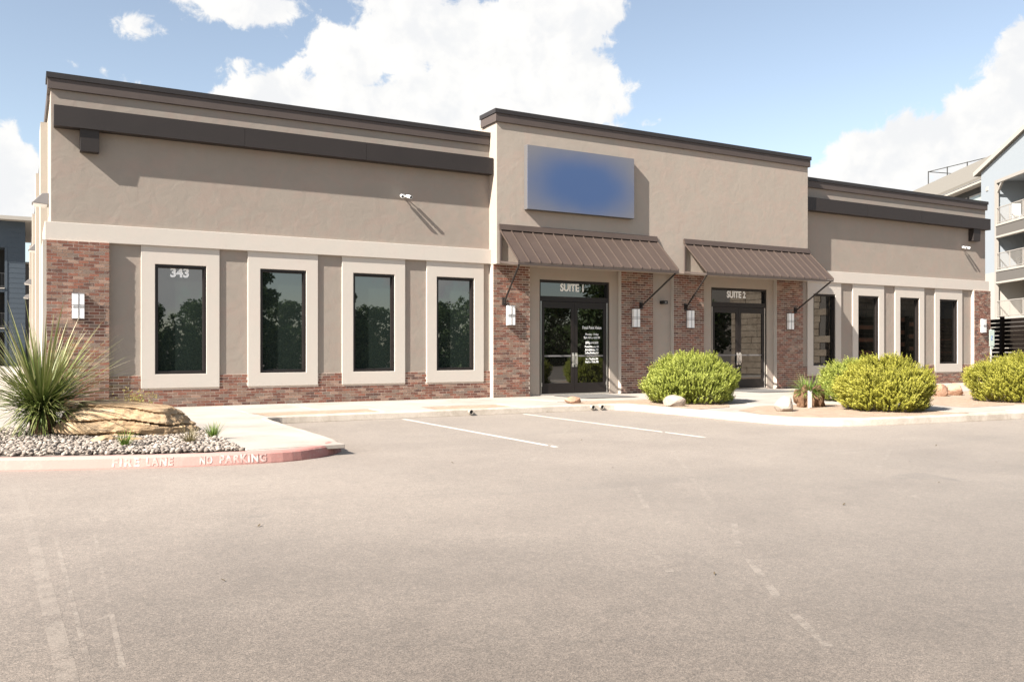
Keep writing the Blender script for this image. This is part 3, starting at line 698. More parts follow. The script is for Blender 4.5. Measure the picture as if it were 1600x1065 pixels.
# brick: mortar cores, then every brick a piece; the nearest 300 are objects of their own
BL, BH, JT = 0.190, 0.0547, 0.013
def brick_cells(w, h, x0, z0):
    out = []; rows = int(round(h / 0.0677)); ch = h / rows
    for r in range(rows):
        x = -(BL + JT) / 2 if r % 2 else 0.0
        while x < w - .02:
            a = max(x, 0); b = min(x + BL, w)
            if b - a > .03: out.append((x0 + a, x0 + b, z0 + r * ch + JT / 2, z0 + (r + 1) * ch - JT / 2))
            x += BL + JT
    return out
allb = []
def brick_face(x0, x1, z0, z1, yf, yb, holes=()):
    part('mortar_bed', MB().box(x0 + .006, x1 - .006, yf + .007, yb, z0 - .05, z1), M['mortar'])
    for a, b, c, d in brick_cells(x1 - x0, z1 - z0, x0, z0):
        if any(a < hx1 and b > hx0 and d > hz0 + .02 for hx0, hx1, hz0 in holes):
            cut = False
            for hx0, hx1, hz0 in holes:
                if d > hz0 + .02 and a < hx1 and b > hx0:
                    if a < hx0: b = hx0
                    elif b > hx1: a = hx1
                    else: cut = True
            if cut or b - a < .03: continue
        allb.append((a, b, yf, yb, c, d))
brick_face(-.03, 1.17, 0.0, ZB0, -.138, .0)
brick_face(32.02, 33.08, 0.0, ZB0, -.138, .0)
brick_face(1.17, CX0 + .008, 0.0, .72, -.022, .10, [(a, b, .43) for a, b in surr_l])
brick_face(CX1 + .02, 32.02, 0.0, .72, -.022, .10, [(a, b, .43) for a, b in surr_r])
for a, b in piers: brick_face(a, b, 0.0, 3.584, -.20, -.05)
# pale side strips that close the left flanks of the piers
for a, b in piers + [(32.02, 33.08)]:
    yf, yb = (-.193, .05) if a < 30 else (-.13, .0)
    part('pier_flank', MB().box(a - .010, a + .004, yf, yb, -.03, 3.58), M['cream'])
part('pier_flank', MB().box(-.10, -.028, -.132, 1.6, -.03, ZB0), M['side'])
cpos = Vector(cam.location)
allb.sort(key=lambda q: (Vector(((q[0] + q[1]) / 2, q[2], (q[4] + q[5]) / 2)) - cpos).length)
def pick(): return rng.choice(len(BR), p=np.array(BRW) / sum(BRW))
bmeshes = {}
stuffb = MB()
for i, (a, b, yf, yb, c, d) in enumerate(allb):
    k = pick(); dy = random.uniform(-.003, .004); L = b - a
    if i < 300:
        key = (round(L, 3), round(d - c, 4), k)
        if key not in bmeshes: bmeshes[key] = MB().box(-L / 2, L / 2, 0, .05, -(d - c) / 2, (d - c) / 2).mesh('brick', M['brick%d' % k])
        o = obj('brick', bmeshes[key], B); o.location = ((a + b) / 2, yf + dy, (c + d) / 2)
    else: stuffb.box(a, b, yf + dy, yf + .05, c, d, k)
bw = stuffb.build('brickwork', [M['brick%d' % i] for i in range(len(BR))], B); bw['kind'] = 'stuff'

# ------------------------------------------------------------------ awnings
def awning(x0, x1, n, label):
    A = empty('metal_awning', ((x0 + x1) / 2, -.43, 3.55)); tag(A, label, 'awning', 'awnings over the doors')
    yt, yf, zt, zf = -.445, -1.45, 4.50, 3.56
    P = lambda nm, mb, m=M['awning']: mb.build(nm, m, A)
    P('flashing', MB().hexa([(x0 - .02, -.50, 4.50), (x1 + .02, -.50, 4.50), (x1 + .02, -.425, 4.50), (x0 - .02, -.425, 4.50), (x0 - .02, -.455, 4.655), (x1 + .02, -.455, 4.655), (x1 + .02, -.425, 4.655), (x0 - .02, -.425, 4.655)]))
    w = (x1 - x0) / n
    for i in range(n):
        a, b = x0 + i * w, x0 + (i + 1) * w; th = .012
        pn = P('roof_panel', MB().hexa([(a + .012, yf, zf - th), (b - .012, yf, zf - th), (b - .012, yt, zt - th), (a + .012, yt, zt - th), (a + .012, yf, zf), (b - .012, yf, zf), (b - .012, yt, zt), (a + .012, yt, zt)]))
    for i in range(n + 1):
        x = x0 + i * w; h = .042
        P('standing_seam', MB().hexa([(x - .013, yf - .004, zf - .016), (x + .013, yf - .004, zf - .016), (x + .013, yt, zt - .016), (x - .013, yt, zt - .016), (x - .010, yf - .004, zf + h), (x + .010, yf - .004, zf + h), (x + .010, yt, zt + h), (x - .010, yt, zt + h)]))
    P('front_rail', MB().box(x0 - .01, x1 + .01, yf + .004, yf + .06, zf - .075, zf - .018), M['fascia'])
    for x in (x0 + .03, x1 - .03):
        P('side_strut', MB().bar((x, yf + .06, zf - .045), (x, -.44, 3.64), .05, .05), M['fascia'])
        P('wall_channel', MB().box(x - .03, x + .03, -.475, -.425, 3.60, 4.49), M['fascia'])
        bx = x + (.22 if x < (x0 + x1) / 2 else -.37)
        br = P('brace', MB().tube((x + (.02 if bx > x else -.02), yf + .04, zf - .05), (bx, -.26, 2.60), .026, n=10), M['bronze'])
        obj('wall_plate', MB().box(bx - .05, bx + .05, -.235, -.198, 2.50, 2.70).box(bx - .012, bx + .012, -.29, -.235, 2.55, 2.65).mesh('wall_plate', M['bronze']), br)
    P('soffit', MB().box(x0 + .9, x1 - .1, -.95, -.43, 3.600, 3.625), M['cream'])
    return A
awning(10.66, 15.98, 16, 'brown standing seam metal awning over the left entrance, suite 1')
awning(17.05, 22.45, 16, 'brown standing seam metal awning over the right entrance, suite 2')
for x, lab in ((13.2, 'round downlight in the soffit above the left entrance'), (19.5, 'round downlight in the soffit above the right entrance')):
    e = empty('downlight', (x, -.66, 3.60)); tag(e, lab, 'light', 'soffit downlights')
    k = 20; ring = MB(); lens = MB()
    for i in range(k):
        a0, a1 = 2 * math.pi * i / k, 2 * math.pi * (i + 1) / k
        p = lambda r, a, z: (x + r * math.cos(a), -.66 + r * math.sin(a), z)
        ring.quad([p(.10, a0, 3.598), p(.10, a1, 3.598), p(.085, a1, 3.585), p(.085, a0, 3.585)]).quad([p(.085, a0, 3.585), p(.085, a1, 3.585), p(.075, a1, 3.590), p(.075, a0, 3.590)])
    lens.v = [(x + .076 * math.cos(2 * math.pi * i / k), -.66 + .076 * math.sin(2 * math.pi * i / k), 3.589) for i in range(k)]; lens.f = [tuple(range(k))]; lens.m = [0]
    ring.build('trim_ring', M['whiteplastic'], e); lens.build('lens', M['downlight'], e)

# ------------------------------------------------------------------ wall lamps
def sconce():
    e = local(empty('wall_lamp'))
    w, h, d = .115, .265, .105
    MB().box(-w - .008, w + .008, -.012, .0, -h - .012, h + .012).build('back_plate', M['lampmetal'], e)
    MB().box(-w, w, -d, -.012, -h, h).build('diffuser', M['opal'], e, 0.006)
    MB().box(-.006, .006, -d - .008, -d, -h - .008, h + .008).build('vertical_bar', M['lampmetal'], e)
    for z in (-.022, .022): MB().box(-w - .006, w + .006, -d - .010, -.02, z - .005, z + .005).build('strap', M['lampmetal'], e)
    for z in (-h - .006, h + .006): MB().box(-w - .006, w + .006, -d - .006, -.01, z - .006, z + .006).build('cap', M['lampmetal'], e)
    return e
sc = sconce(); first = True
for x, y, lab in ((.565, -.142, 'white box wall lamp on the leftmost brick pier'), (11.10, -.205, 'white box wall lamp on the brick pier left of the left entrance'), (15.36, -.205, 'white box wall lamp on the brick pier right of the left entrance'),
                  (17.46, -.205, 'white box wall lamp on the brick pier left of the right entrance'), (21.775, -.205, 'white box wall lamp on the brick pier right of the right entrance'), (32.52, -.142, 'white box wall lamp on the rightmost brick pier')):
    o = sc if first else copy_tree(sc); first = False; o.location = (x, y, 2.225); tag(o, lab, 'wall lamp', 'box lamps on the brick piers')
# wedge lamps down the left flank
def wedge():
    e = local(empty('wedge_light'))
    MB().hexa([(-.34, -.22, -.10), (-.34, .22, -.10), (0, .22, -.13), (0, -.22, -.13), (-.14, -.2, .12), (-.14, .2, .12), (0, .2, .14), (0, -.2, .14)]).build('housing', M['lampmetal'], e, 0.01)
    MB().hexa([(-.30, -.18, -.135), (-.30, .18, -.135), (-.04, .18, -.155), (-.04, -.18, -.155), (-.31, -.19, -.103), (-.31, .19, -.103), (-.03, .19, -.128), (-.03, -.19, -.128)]).build('lens', M['opal'], e)
    return e
wl = wedge(); first = True
for y, lab in ((1.5, 'nearest dark wedge floodlight on the left flank wall, high up'), (12.2, 'second dark wedge floodlight along the left flank wall'), (29.2, 'third dark wedge floodlight along the left flank wall'), (43.0, 'farthest dark wedge floodlight along the left flank wall')):
    o = wl if first else copy_tree(wl); first = False; o.location = (LX if y not in (30.0,) else -.1, y, 4.68); tag(o, lab, 'floodlight', 'wedge lights on the flank')
    if y == 43.0 or y == 29.2: o.location.x = -.02
# security cameras
def seccam(x, y, z, label, black=False):
    e = empty('security_camera', (x, y, z)); tag(e, label, 'camera', 'security cameras')
    m = M['black'] if black else M['whiteplastic']
    if black:
        MB().box(x - .05, x + .05, y - .03, y, z - .05, z + .05).build('base', m, e, 0.005)
        MB().tube((x, y - .03, z), (x, y - .09, z), .02, n=10).build('arm', m, e)
        b = MB().box(x - .05, x + .12, y - .19, y - .07, z - .05, z + .055).build('body', m, e, 0.012)
        obj('lens', MB().tube((x + .03, y - .186, z), (x + .03, y - .20, z), .03, n=12).mesh('lens', M['lampmetal']), b)
        return
    MB().tube((x, y, z), (x, y - .03, z), .05, n=14).build('base', m, e)
    for s in (-1, 1):
        a = Vector((x + s * .03, y - .03, z)); k = Vector((x + s * .075, y - .09, z - .01)); t = k + Vector((s * .04, -.17, -.05))
        MB().tube(a, k, .016, n=8).build('arm', m, e)
        b = MB().tube(k, t, .040, .045, n=14).build('body', m, e, smooth=False)
        obj('lens', MB().tube(t, t + (t - k).normalized() * .006, .030, n=14).mesh('lens', M['black']), b)
seccam(8.06, 0, 5.24, 'white twin-head camera on the left wing wall under the long beam')
seccam(31.45, 0, 5.27, 'white twin-head camera on the right wing wall near its end')
seccam(16.46, RY, 2.72, 'small black camera on the stucco between the two entrances', True)
# blue sign cabinet
S = empty('sign_cabinet', (13.24, -.42, 5.97)); tag(S, 'blue and grey rectangular wall sign above the suite 1 awning', 'sign')
MB().box(11.42, 15.04, -.585, -.425, 5.09, 6.84).build('cabinet', M['signside'], S, 0.01)
f = MB().box(-1.80, 1.80, -.012, .0, -.865, .865).build('sign_face', M['signface'], S); f.matrix_parent_inverse = Matrix(); f.location = (-.01, -.167, -.005)

# dark grey rectangles with a black rim, lying flat before each door
for x0, lab in ((12.45, 'dark grey patch in front of the left entrance'), (18.75, 'dark grey patch in front of the right entrance')):
    e = empty('doormat', (x0 + .8, -.8, 0)); tag(e, lab, 'doormat', 'dark patches at the doors')  # 'doormat' here is a flat dark grey patch before the door
    MB().box(x0 + .04, x0 + 1.71, -1.86, -.34, .003, .016).build('patch_top', M['mat'], e); 
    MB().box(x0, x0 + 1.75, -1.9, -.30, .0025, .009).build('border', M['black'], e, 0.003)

# ------------------------------------------------------------------ rocks
def rock_mesh(name, m, seed, size, sub=3, rough=0.28, facet=0.0, ledge=0.0, nled=5):
    bm = bmesh.new(); bmesh.ops.create_icosphere(bm, subdivisions=sub, radius=1.0); off = Vector((seed * 7.3, seed * 3.1, seed * 1.7))
    planes = []
    r2 = random.Random(seed)
    for _ in range(14):
        d = Vector((r2.gauss(0, 1), r2.gauss(0, 1), r2.gauss(0, .8))).normalized(); planes.append((d, r2.uniform(.62, .86)))
    for v in bm.verts:
        d = v.co.normalized(); r = 1 + rough * mn.fractal(d * 1.3 + off, 0.9, 2.1, 4)
        p = d * r
        if facet:
            for n, h in planes:
                k = p.dot(n)
                if k > h: p = p - n * (k - h) * facet
        if ledge:
            zz = p.z * nled + 1.5 * mn.noise(Vector((p.x * 1.4, p.y * 1.4, 0)) + off) ; fr = zz - math.floor(zz)
            step = (min(1, fr / 0.25) if fr < .25 else 1.0)
            k = 1 - ledge * (1 - step) * (0.6 + .8 * max(0, mn.noise(p * 2.0 + off) + .3))
            p = Vector((p.x * k, p.y * k, p.z))
        p += d * 0.03 * mn.fractal(d * 6 + off, 0.8, 2.2, 3)
        v.co = Vector((p.x * size[0], p.y * size[1], p.z * size[2]))
    me = bpy.data.meshes.new(name); bm.to_mesh(me); bm.free(); me.materials.append(m); return me
def rock(name, loc, size, m, seed, label, cat='rock', rz=0, group=None, **kw):
    o = obj(name, rock_mesh(name, m, seed, size, **kw)); o.location = loc; o.rotation_euler = (0, 0, rz); tag(o, label, cat, group); return o
# the big layered boulder: stacked sandstone beds fused into one mesh
def boulder():
    bm = bmesh.new(); bmesh.ops.create_icosphere(bm, subdivisions=6, radius=1.0)
    off = Vector((3.3, 8.1, 2.2))
    for v in bm.verts:
        d = v.co.normalized(); x, y, z = d
        r = 1 + .16 * mn.fractal(d * 1.1 + off, .9, 2.1, 4)
        p = Vector((x * r * (1 - .10 * x), y * r, z * r))
        # the beds dip to the right: each steps back under the one above, with a broken dark undercut
        tilt = p.z - .10 * p.x + .16 * p.y + .13 * mn.noise(Vector((p.x * 1.2, p.y * 1.2, .5)) + off)
        zz = tilt * 3.1 + .35; fr = zz - math.floor(zz); lay = math.floor(zz)
        rag = .55 + .9 * mn.noise(Vector((x * 3.2, y * 3.2, lay * 2.7)) + off)
        rag = max(0, min(1.0, rag))
        cut = (max(0, 1 - fr / .17) ** .6) * .24 * rag
        out = .05 * mn.noise(Vector((lay * 5.1, x * 1.5, y * 1.5)))
        k = 1 - cut + out
        p = Vector((p.x * k, p.y * k, p.z))
        p += d * .018 * mn.fractal(d * 9 + off, .8, 2.2, 4)
        if p.z > .0: p.z *= (1 - .22 * max(0, p.x) )
        v.co = Vector((p.x * 1.08, p.y * .74, min(p.z, .62 + .10 * p.z) * .62))
    me = bpy.data.meshes.new('boulder'); bm.to_mesh(me); bm.free(); me.materials.append(M['sandstone']); return me
bo = obj('boulder', boulder()); bo.location = (.98, -6.25, .02); bo.rotation_euler = (0, R(4), R(-27)); tag(bo, 'large layered tan sandstone boulder lying in the gravel', 'boulder')
rock('stone', (.52, -7.42, .03), (.20, .15, .085), M['sandstone'], 21, 'small reddish sandstone chunk at the front foot of the boulder', rz=.4, facet=.7)
rock('stone', (.86, -7.62, .02), (.22, .12, .07), M['sandstone'], 22, 'flat sandstone flake lying in front of the boulder', rz=-.2, facet=.8)
rock('stone', (11.18, -3.18, .06), (.24, .15, .105), M['redrock'], 23, 'small tan rock in front of the suite 1 door', rz=-.5, facet=.8)
rock('stone', (12.62, -5.22, .09), (.32, .22, .15), M['limestone'], 24, 'pale rock at the foot of the shrub between the entrances', rz=-.6, facet=.7)
rock('stone', (13.62, -7.62, .11), (.26, .22, .22), M['limestone'], 25, 'pale rounded rock left of the brown stump', rz=.3, facet=.6)
rock('stone', (21.9, -5.6, .14), (.32, .24, .24), M['redrock'], 26, 'pinkish rock in the bed left of the rightmost shrub', rz=.2, facet=.8)
rock('stone', (22.7, -5.5, .14), (.28, .22, .22), M['redrock'], 27, 'reddish rock half hidden behind the rightmost shrub', rz=1.2, facet=.8)
# stump with a grass tuft
def blades(n, L, w, spread, rise, droop, seed, base=0.05, segs=4, lift=0.0, tipcol=(0.1, 1.0), twist=0.6):
    """long thin leaves; returns V, F, attribute"""
    g = np.random.default_rng(seed); V, F, T = [], [], []
    for i in range(n):
        a = g.random() * 2 * math.pi; e = rise[0] + (rise[1] - rise[0]) * g.random()
        l = L * (.65 + .5 * g.random()); d = droop * (.4 + g.random()) * math.cos(e) ** .7
        rr = base * math.sqrt(g.random()); p = np.array([rr * math.cos(a), rr * math.sin(a), lift * g.random()])
        k0 = len(V); side = np.array([-math.sin(a), math.cos(a), 0.0]); tw = (g.random() - .5) * twist
        t0 = tipcol[0] + (tipcol[1] - tipcol[0]) * 0.35 * g.random()
        for s in range(segs + 1):
            f = s / segs; ee = e - d * f * f
            ww = w * (1 - f) ** .8 * (1.0 if f > .02 else 1.0) * .5 + .0008
            up = np.array([-math.sin(ee) * math.cos(a), -math.sin(ee) * math.sin(a), math.cos(ee)])
            sd = side * math.cos(tw) + up * math.sin(tw)
            V.append(p - sd * ww); V.append(p + sd * ww); T += [t0 + (tipcol[1] - t0) * f] * 2
            p = p + np.array([math.cos(ee) * math.cos(a), math.cos(ee) * math.sin(a), math.sin(ee)]) * (l / segs)
        for s in range(segs): F.append((k0 + 2 * s, k0 + 2 * s + 1, k0 + 2 * s + 3, k0 + 2 * s + 2))
    return np.array(V), np.array(F), np.array(T)
def tuft(name, loc, n, L, w, m, seed, label, cat, rise=(.5, 1.5), droop=.8, base=.05, **kw):
    V, F, T = blades(n, L, w, 0, rise, droop, seed, base, **kw)
    o = obj(name, npmesh(name, V, F, m, attr=T)); o.location = loc; tag(o, label, cat); return o
st = empty('stump', (15.1, -6.95, 0)); tag(st, 'rough brown stump with a grassy tuft left of the yellow shrub', 'stump')
for k, (dx, dy, sx, sz) in enumerate(((-.17, -.05, .15, .27), (.15, -.08, .20, .30), (.0, .12, .2, .28))):
    o = obj('trunk', rock_mesh('trunk', M['stump'], 40 + k, (sx, sx * .9, sz), rough=.45, sub=4), st); o.matrix_parent_inverse = Matrix(); o.location = (dx, dy, .16)
V, F, T = blades(330, .42, .016, 0, (-.2, 1.4), 1.1, 60, .16, segs=4)
o = obj('leaves', npmesh('leaves', V, F, M['grass'], attr=T), st); o.matrix_parent_inverse = Matrix(); o.location = (.02, 0, .33)
V, F, T = blades(14, .55, .014, 0, (.5, 1.3), .5, 61, .12, segs=3, tipcol=(.7, 1.0))
o = obj('dry_stalks', npmesh('dry_stalks', V, F, M['dry'], attr=T), st); o.matrix_parent_inverse = Matrix(); o.location = (-.05, 0, .33)
mk = empty('marker_post', (14.82, -7.25, 0)); tag(mk, 'short white marker post in front of the brown stump', 'post')
MB().box(14.775, 14.865, -7.27, -7.23, 0, .37).build('stake', M['whiteplastic'], mk, 0.006); MB().box(14.772, 14.868, -7.275, -7.225, .37, .385).build('cap', M['pvc'], mk)
# sotol by the corner
so = empty('sotol_plant', (-.22, -5.95, 0)); tag(so, 'big spiky sotol with straw coloured leaf tips left of the boulder', 'plant')
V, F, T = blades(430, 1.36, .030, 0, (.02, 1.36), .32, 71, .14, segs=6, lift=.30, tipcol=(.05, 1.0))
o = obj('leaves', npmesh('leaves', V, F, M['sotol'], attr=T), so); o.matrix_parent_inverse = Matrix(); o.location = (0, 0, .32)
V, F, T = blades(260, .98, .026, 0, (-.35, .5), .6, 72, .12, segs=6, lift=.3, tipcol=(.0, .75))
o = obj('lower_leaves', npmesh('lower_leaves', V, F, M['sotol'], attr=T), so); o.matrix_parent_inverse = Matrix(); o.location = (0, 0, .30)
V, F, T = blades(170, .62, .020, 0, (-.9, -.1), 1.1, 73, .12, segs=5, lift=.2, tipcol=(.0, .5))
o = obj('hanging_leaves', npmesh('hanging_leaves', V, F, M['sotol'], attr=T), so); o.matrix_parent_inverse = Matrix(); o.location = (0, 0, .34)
o = obj('trunk', rock_mesh('trunk', M['stump'], 50, (.17, .17, .30), rough=.3), so); o.matrix_parent_inverse = Matrix(); o.location = (0, 0, .15)
tuft('grass_tuft', (.70, -8.28, .02), 70, .24, .010, M['grass'], 81, 'bright green grass tuft in the gravel in front of the boulder', 'grass tuft', (.7, 1.5), .5, .05)
tuft('grass_tuft', (1.52, -8.25, .02), 80, .28, .008, M['dry'], 82, 'dry grey-green grass tuft at the right end of the boulder', 'grass tuft', (.4, 1.5), .5, .06)
tuft('grass_tuft', (1.93, -7.72, .02), 80, .24, .010, M['grass'], 83, 'small green grass tuft at the pavement edge', 'grass tuft', (.8, 1.5), .4, .05)
def weed(loc, label, seed):
    e = empty('weed', loc); local(e); tag(e, label, 'weed'); g = random.Random(seed); stems = MB(); V, F = [], []
    for i in range(26):
        a = g.random() * 6.28; r = .42 * math.sqrt(g.random()); h = .18 + .28 * g.random() * (1 if i % 3 else 1.3)
        b = Vector((r * .6 * math.cos(a), r * .35 * math.sin(a), 0)); t = Vector((r * 1.1 * math.cos(a), r * .6 * math.sin(a), h)); stems.tube(b, t, .004, .002, n=4, caps=False)
        for k in range(16):
            p = b.lerp(t, .3 + .7 * g.random()) + Vector((g.gauss(0, .03), g.gauss(0, .03), g.gauss(0, .02)))
            d = Vector((g.gauss(0, 1), g.gauss(0, 1), g.gauss(0, .6))).normalized() * .022; u = d.orthogonal().normalized() * .009
            n = len(V); V += [p - d, p + u, p + d, p - u]; F.append((n, n + 1, n + 2, n + 3))
    stems.build('stem', M['twig'], e); obj('leaves', npmesh('leaves', [v[:] for v in V], F, M['weed'], attr=np.array([g.random() for _ in V])), e)
weed((1.62, -.80, 0), 'straggly yellow-green weed growing behind the boulder by the brick base', 3)

# ------------------------------------------------------------------ rosemary-like shrubs made of upright sprigs
def shrub_mesh(seed, n, rx, ry, h, mats):
    g = np.random.default_rng(seed); V, F, T = [], [], []; cnt = 0
    for i in range(n):
        a = g.random() * 2 * math.pi; zt = g.random() ** .9
        pr = math.sqrt(max(0.0, 1 - ((zt - .3) / .7) ** 2)) if zt > .3 else .90 + .10 * zt / .3
        if zt > .8 and g.random() < .3: zt = .8 + .2 * g.random(); pr *= math.sqrt(g.random())
        d = np.array([math.cos(a) * pr, math.sin(a) * pr, max(0.0, zt - .3) / .7])
        bulge = 1 + .20 * mn.fractal(Vector((d[0] * 2.0 + seed, d[1] * 2.0, zt * 2.4)), .9, 2.1, 3)
        rad = (.80 + .20 * g.random() ** .5) * bulge if g.random() < .80 else (.45 + .4 * g.random())
        p0 = np.array([d[0] * rx * rad * .93, d[1] * ry * rad * .93, (h - .14) * zt * (rad if zt > .3 else 1.0)])
        ax = np.array([d[0] * .75 + g.normal() * .22, d[1] * .75 + g.normal() * .22, .75 + .5 * d[2] + g.normal() * .18]); ax /= np.linalg.norm(ax)
        L = .11 + .12 * g.random(); u = np.cross(ax, [0.3, .5, .1]); u /= np.linalg.norm(u); w = np.cross(ax, u)
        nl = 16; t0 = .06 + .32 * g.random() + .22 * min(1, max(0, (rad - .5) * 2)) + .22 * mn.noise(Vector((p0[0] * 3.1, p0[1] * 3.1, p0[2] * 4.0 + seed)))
        for k in range(nl):
            f = (k + g.random()) / nl; th = k * 2.4 + g.random(); out = u * math.cos(th) + w * math.sin(th)
            b = p0 + ax * (L * f); ll = .046 * (1.15 - .6 * f); tip = b + (out * .72 + ax * .70) * ll; sd = np.cross(out, ax) * .0072
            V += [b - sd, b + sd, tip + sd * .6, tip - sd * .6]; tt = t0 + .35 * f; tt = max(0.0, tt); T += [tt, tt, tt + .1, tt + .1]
            F.append((cnt, cnt + 1, cnt + 2, cnt + 3)); cnt += 4
    return npmesh('foliage', np.array(V), np.array(F), mats, attr=np.clip(np.array(T), 0, 1))
def shrub_core(seed, rx, ry, h):
    mb = MB(); g = random.Random(seed)
    for i in range(46):
        a = g.random() * 6.28; e = math.asin(g.random() ** .8); q = Vector((math.cos(e) * math.cos(a) * rx * .8, math.cos(e) * math.sin(a) * ry * .8, .05 + math.sin(e) * h * .8))
        m1 = q * .5 + Vector((g.gauss(0, .04), g.gauss(0, .04), .0)); mb.tube((g.gauss(0, .05), g.gauss(0, .05), 0), m1, .012, .008, n=5, caps=False); mb.tube(m1, q, .008, .003, n=5, caps=False)
    return mb
def shrub(loc, rx, ry, h, mat_, seed, n, label, rz=0):
    e = local(empty('shrub', loc, rz)); tag(e, label, 'shrub', 'clipped shrubs in the beds')
    obj('foliage', shrub_mesh(seed, n, rx, ry, h, mat_), e); shrub_core(seed, rx, ry, h).build('branches', M['twig'], e)
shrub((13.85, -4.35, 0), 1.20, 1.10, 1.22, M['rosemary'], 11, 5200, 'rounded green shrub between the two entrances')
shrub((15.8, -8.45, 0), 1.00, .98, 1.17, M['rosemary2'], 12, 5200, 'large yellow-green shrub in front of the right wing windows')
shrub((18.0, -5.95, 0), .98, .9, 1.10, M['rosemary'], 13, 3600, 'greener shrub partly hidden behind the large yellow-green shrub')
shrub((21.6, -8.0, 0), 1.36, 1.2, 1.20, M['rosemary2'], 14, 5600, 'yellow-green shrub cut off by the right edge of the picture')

# ------------------------------------------------------------------ accessible parking sign
e = empty('parking_sign', (25.7, -4.7, 0)); tag(e, 'pale green accessible parking sign on a white post at the right', 'sign')
MB().box(25.68, 25.72, -4.72, -4.68, 0, 1.92).build('post', M['post'], e)
MB().box(25.57, 25.83, -4.728, -4.722, 1.40, 1.90).build('plate', M['signgreen'], e, 0.002)
pl = MB()
pl.box(25.665, 25.735, -4.732, -4.7285, 1.58, 1.72); sym = pl.build('blue_panel', M['signblue'], e)
s2 = MB().tube((25.70, -4.7325, 1.70), (25.70, -4.735, 1.70), .008, n=8); s2.box(25.694, 25.704, -4.735, -4.7325, 1.645, 1.69).box(25.704, 25.718, -4.735, -4.7325, 1.645, 1.655).box(25.714, 25.722, -4.735, -4.7325, 1.61, 1.645)
k = 14
for i in range(k):
    a0, a1 = R(150) + R(250) * i / k, R(150) + R(250) * (i + 1) / k
    q = lambda r, a: (25.698 + r * math.cos(a), -4.7335, 1.628 + r * math.sin(a)); s2.quad([q(.024, a0), q(.024, a1), q(.016, a1), q(.016, a0)])
obj('wheelchair_symbol', s2.mesh('wheelchair_symbol', M['letter']), sym)
MB().box(25.62, 25.78, -4.7245, -4.7205, 1.31, 1.385).build('lower_plate', M['signgreen'], e)

# ------------------------------------------------------------------ slatted timber fence beyond the right corner
def slat_fence(p0, d, L, H, label, n_sl=15, z0=-.1, mats=('wood',), step=2.4):
    rz = math.atan2(d[1], d[0]); e = local(empty('slat_fence', (p0[0], p0[1], 0), rz)); tag(e, label, 'fence')
    n = int(L / step); ph = (H - z0) / n_sl
    for j in range(n_sl):
        for i in range(n):
            MB().box(i * step + .01, (i + 1) * step - .01, -.02, .0, z0 + j * ph + .014, z0 + (j + 1) * ph - .014).build('slat', M[mats[(i + j) % len(mats)]], e)
    for i in range(n + 1): MB().box(i * step - .07, i * step + .07, .0, .14, z0 - .1, H + .08 + (.35 if i % 2 else .0)).build('post', M['wood'], e)
    return e
slat_fence((33.75, -2.87), (.52, .854), 12.1, 2.62, 'dark horizontal slat timber fence right of the building')

# ================================================================== apartment blocks behind
def rail_set(e, x0, x1, y, z0, h, m, pitch=.11, par=None, name='railing'):
    mb = MB().box(x0, x1, y - .025, y + .025, z0 + h - .05, z0 + h).box(x0, x1, y - .02, y + .02, z0 + .08, z0 + .12)
    n = int((x1 - x0) / pitch)
    for i in range(n + 1):
        x = x0 + (x1 - x0) * i / n; w = .022 if i % 12 == 0 else .009
        mb.box(x - w, x + w, y - w, y + w, z0, z0 + h - .05)
    return mb.build(name, m, e)
# ---- left block, slate blue: front faces the camera, right end behind the office building's flank
AL = empty('apartment_block', (-.3, 56, 0)); tag(AL, 'slate blue apartment block with dark balconies beyond the left flank', 'building')
P = lambda nm, mb, m: mb.build(nm, m, AL)
ax1 = -.18; lev = [-.3, 2.95, 6.0, 9.2]; op0, op1 = -9.5, -1.55
P('wall', MB().box(-22, op0, 56, 70, -.3, 11.1), M['bluesiding']); P('wall', MB().box(op1, ax1, 56, 70, -.3, 11.1), M['bluesiding'])
P('wall', MB().box(op0, op1, 57.9, 70, -.3, 11.1), M['dark'])
P('wall', MB().box(op0, op1, 56, 57.9, 9.05, 11.1), M['bluesiding'])
P('wing', MB().box(-.25, .9, 60, 72, -.3, 8.2), M['taupe'])
P('wing_eave', MB().box(-.3, 1.1, 59.7, 72, 8.2, 8.35), M['trim'])
for z in (2.9, 5.95):
    P('balcony_slab', MB().box(op0, op1, 55.95, 57.9, z - .28, z), M['bluesiding'])
    P('slab_edge', MB().box(op0, op1, 55.90, 55.948, z - .05, z + .04), M['trim'])
    rail_set(AL, op0, op1, 56.0, z + .06, 1.10, M['darkrail'])
    P('ceiling_light', MB().tube((-2.9, 56.8, z + 2.78), (-2.9, 56.8, z + 2.72), .14, n=12), M['downlight']); P('ceiling_light', MB().tube((-2.3, 57.2, z + 2.78), (-2.3, 57.2, z + 2.72), .12, n=12), M['downlight'])
P('corner_board', MB().box(op1, op1 + .18, 55.96, 56.0, -.3, 9.05), M['bluesiding'])
P('roof', MB().hexa([(-23, 55.0, 11.1), (1.0, 55.0, 11.1), (1.0, 71, 11.1), (-23, 71, 11.1), (-23, 55.0, 11.38), (1.0, 55.0, 11.38), (1.0, 71, 11.5), (-23, 71, 11.5)]), M['trim'])
for j in range(28): P('siding_board', MB().hexa([(op1 + .2, 55.985, .2 + j * .385), (ax1 + .01, 55.985, .2 + j * .385), (ax1 + .01, 55.999, .2 + j * .385), (op1 + .2, 55.999, .2 + j * .385), (op1 + .2, 55.995, .2 + j * .385 + .375), (ax1 + .01, 55.995, .2 + j * .385 + .375), (ax1 + .01, 55.999, .2 + j * .385 + .375), (op1 + .2, 55.999, .2 + j * .385 + .375)]), M['bluesiding'])

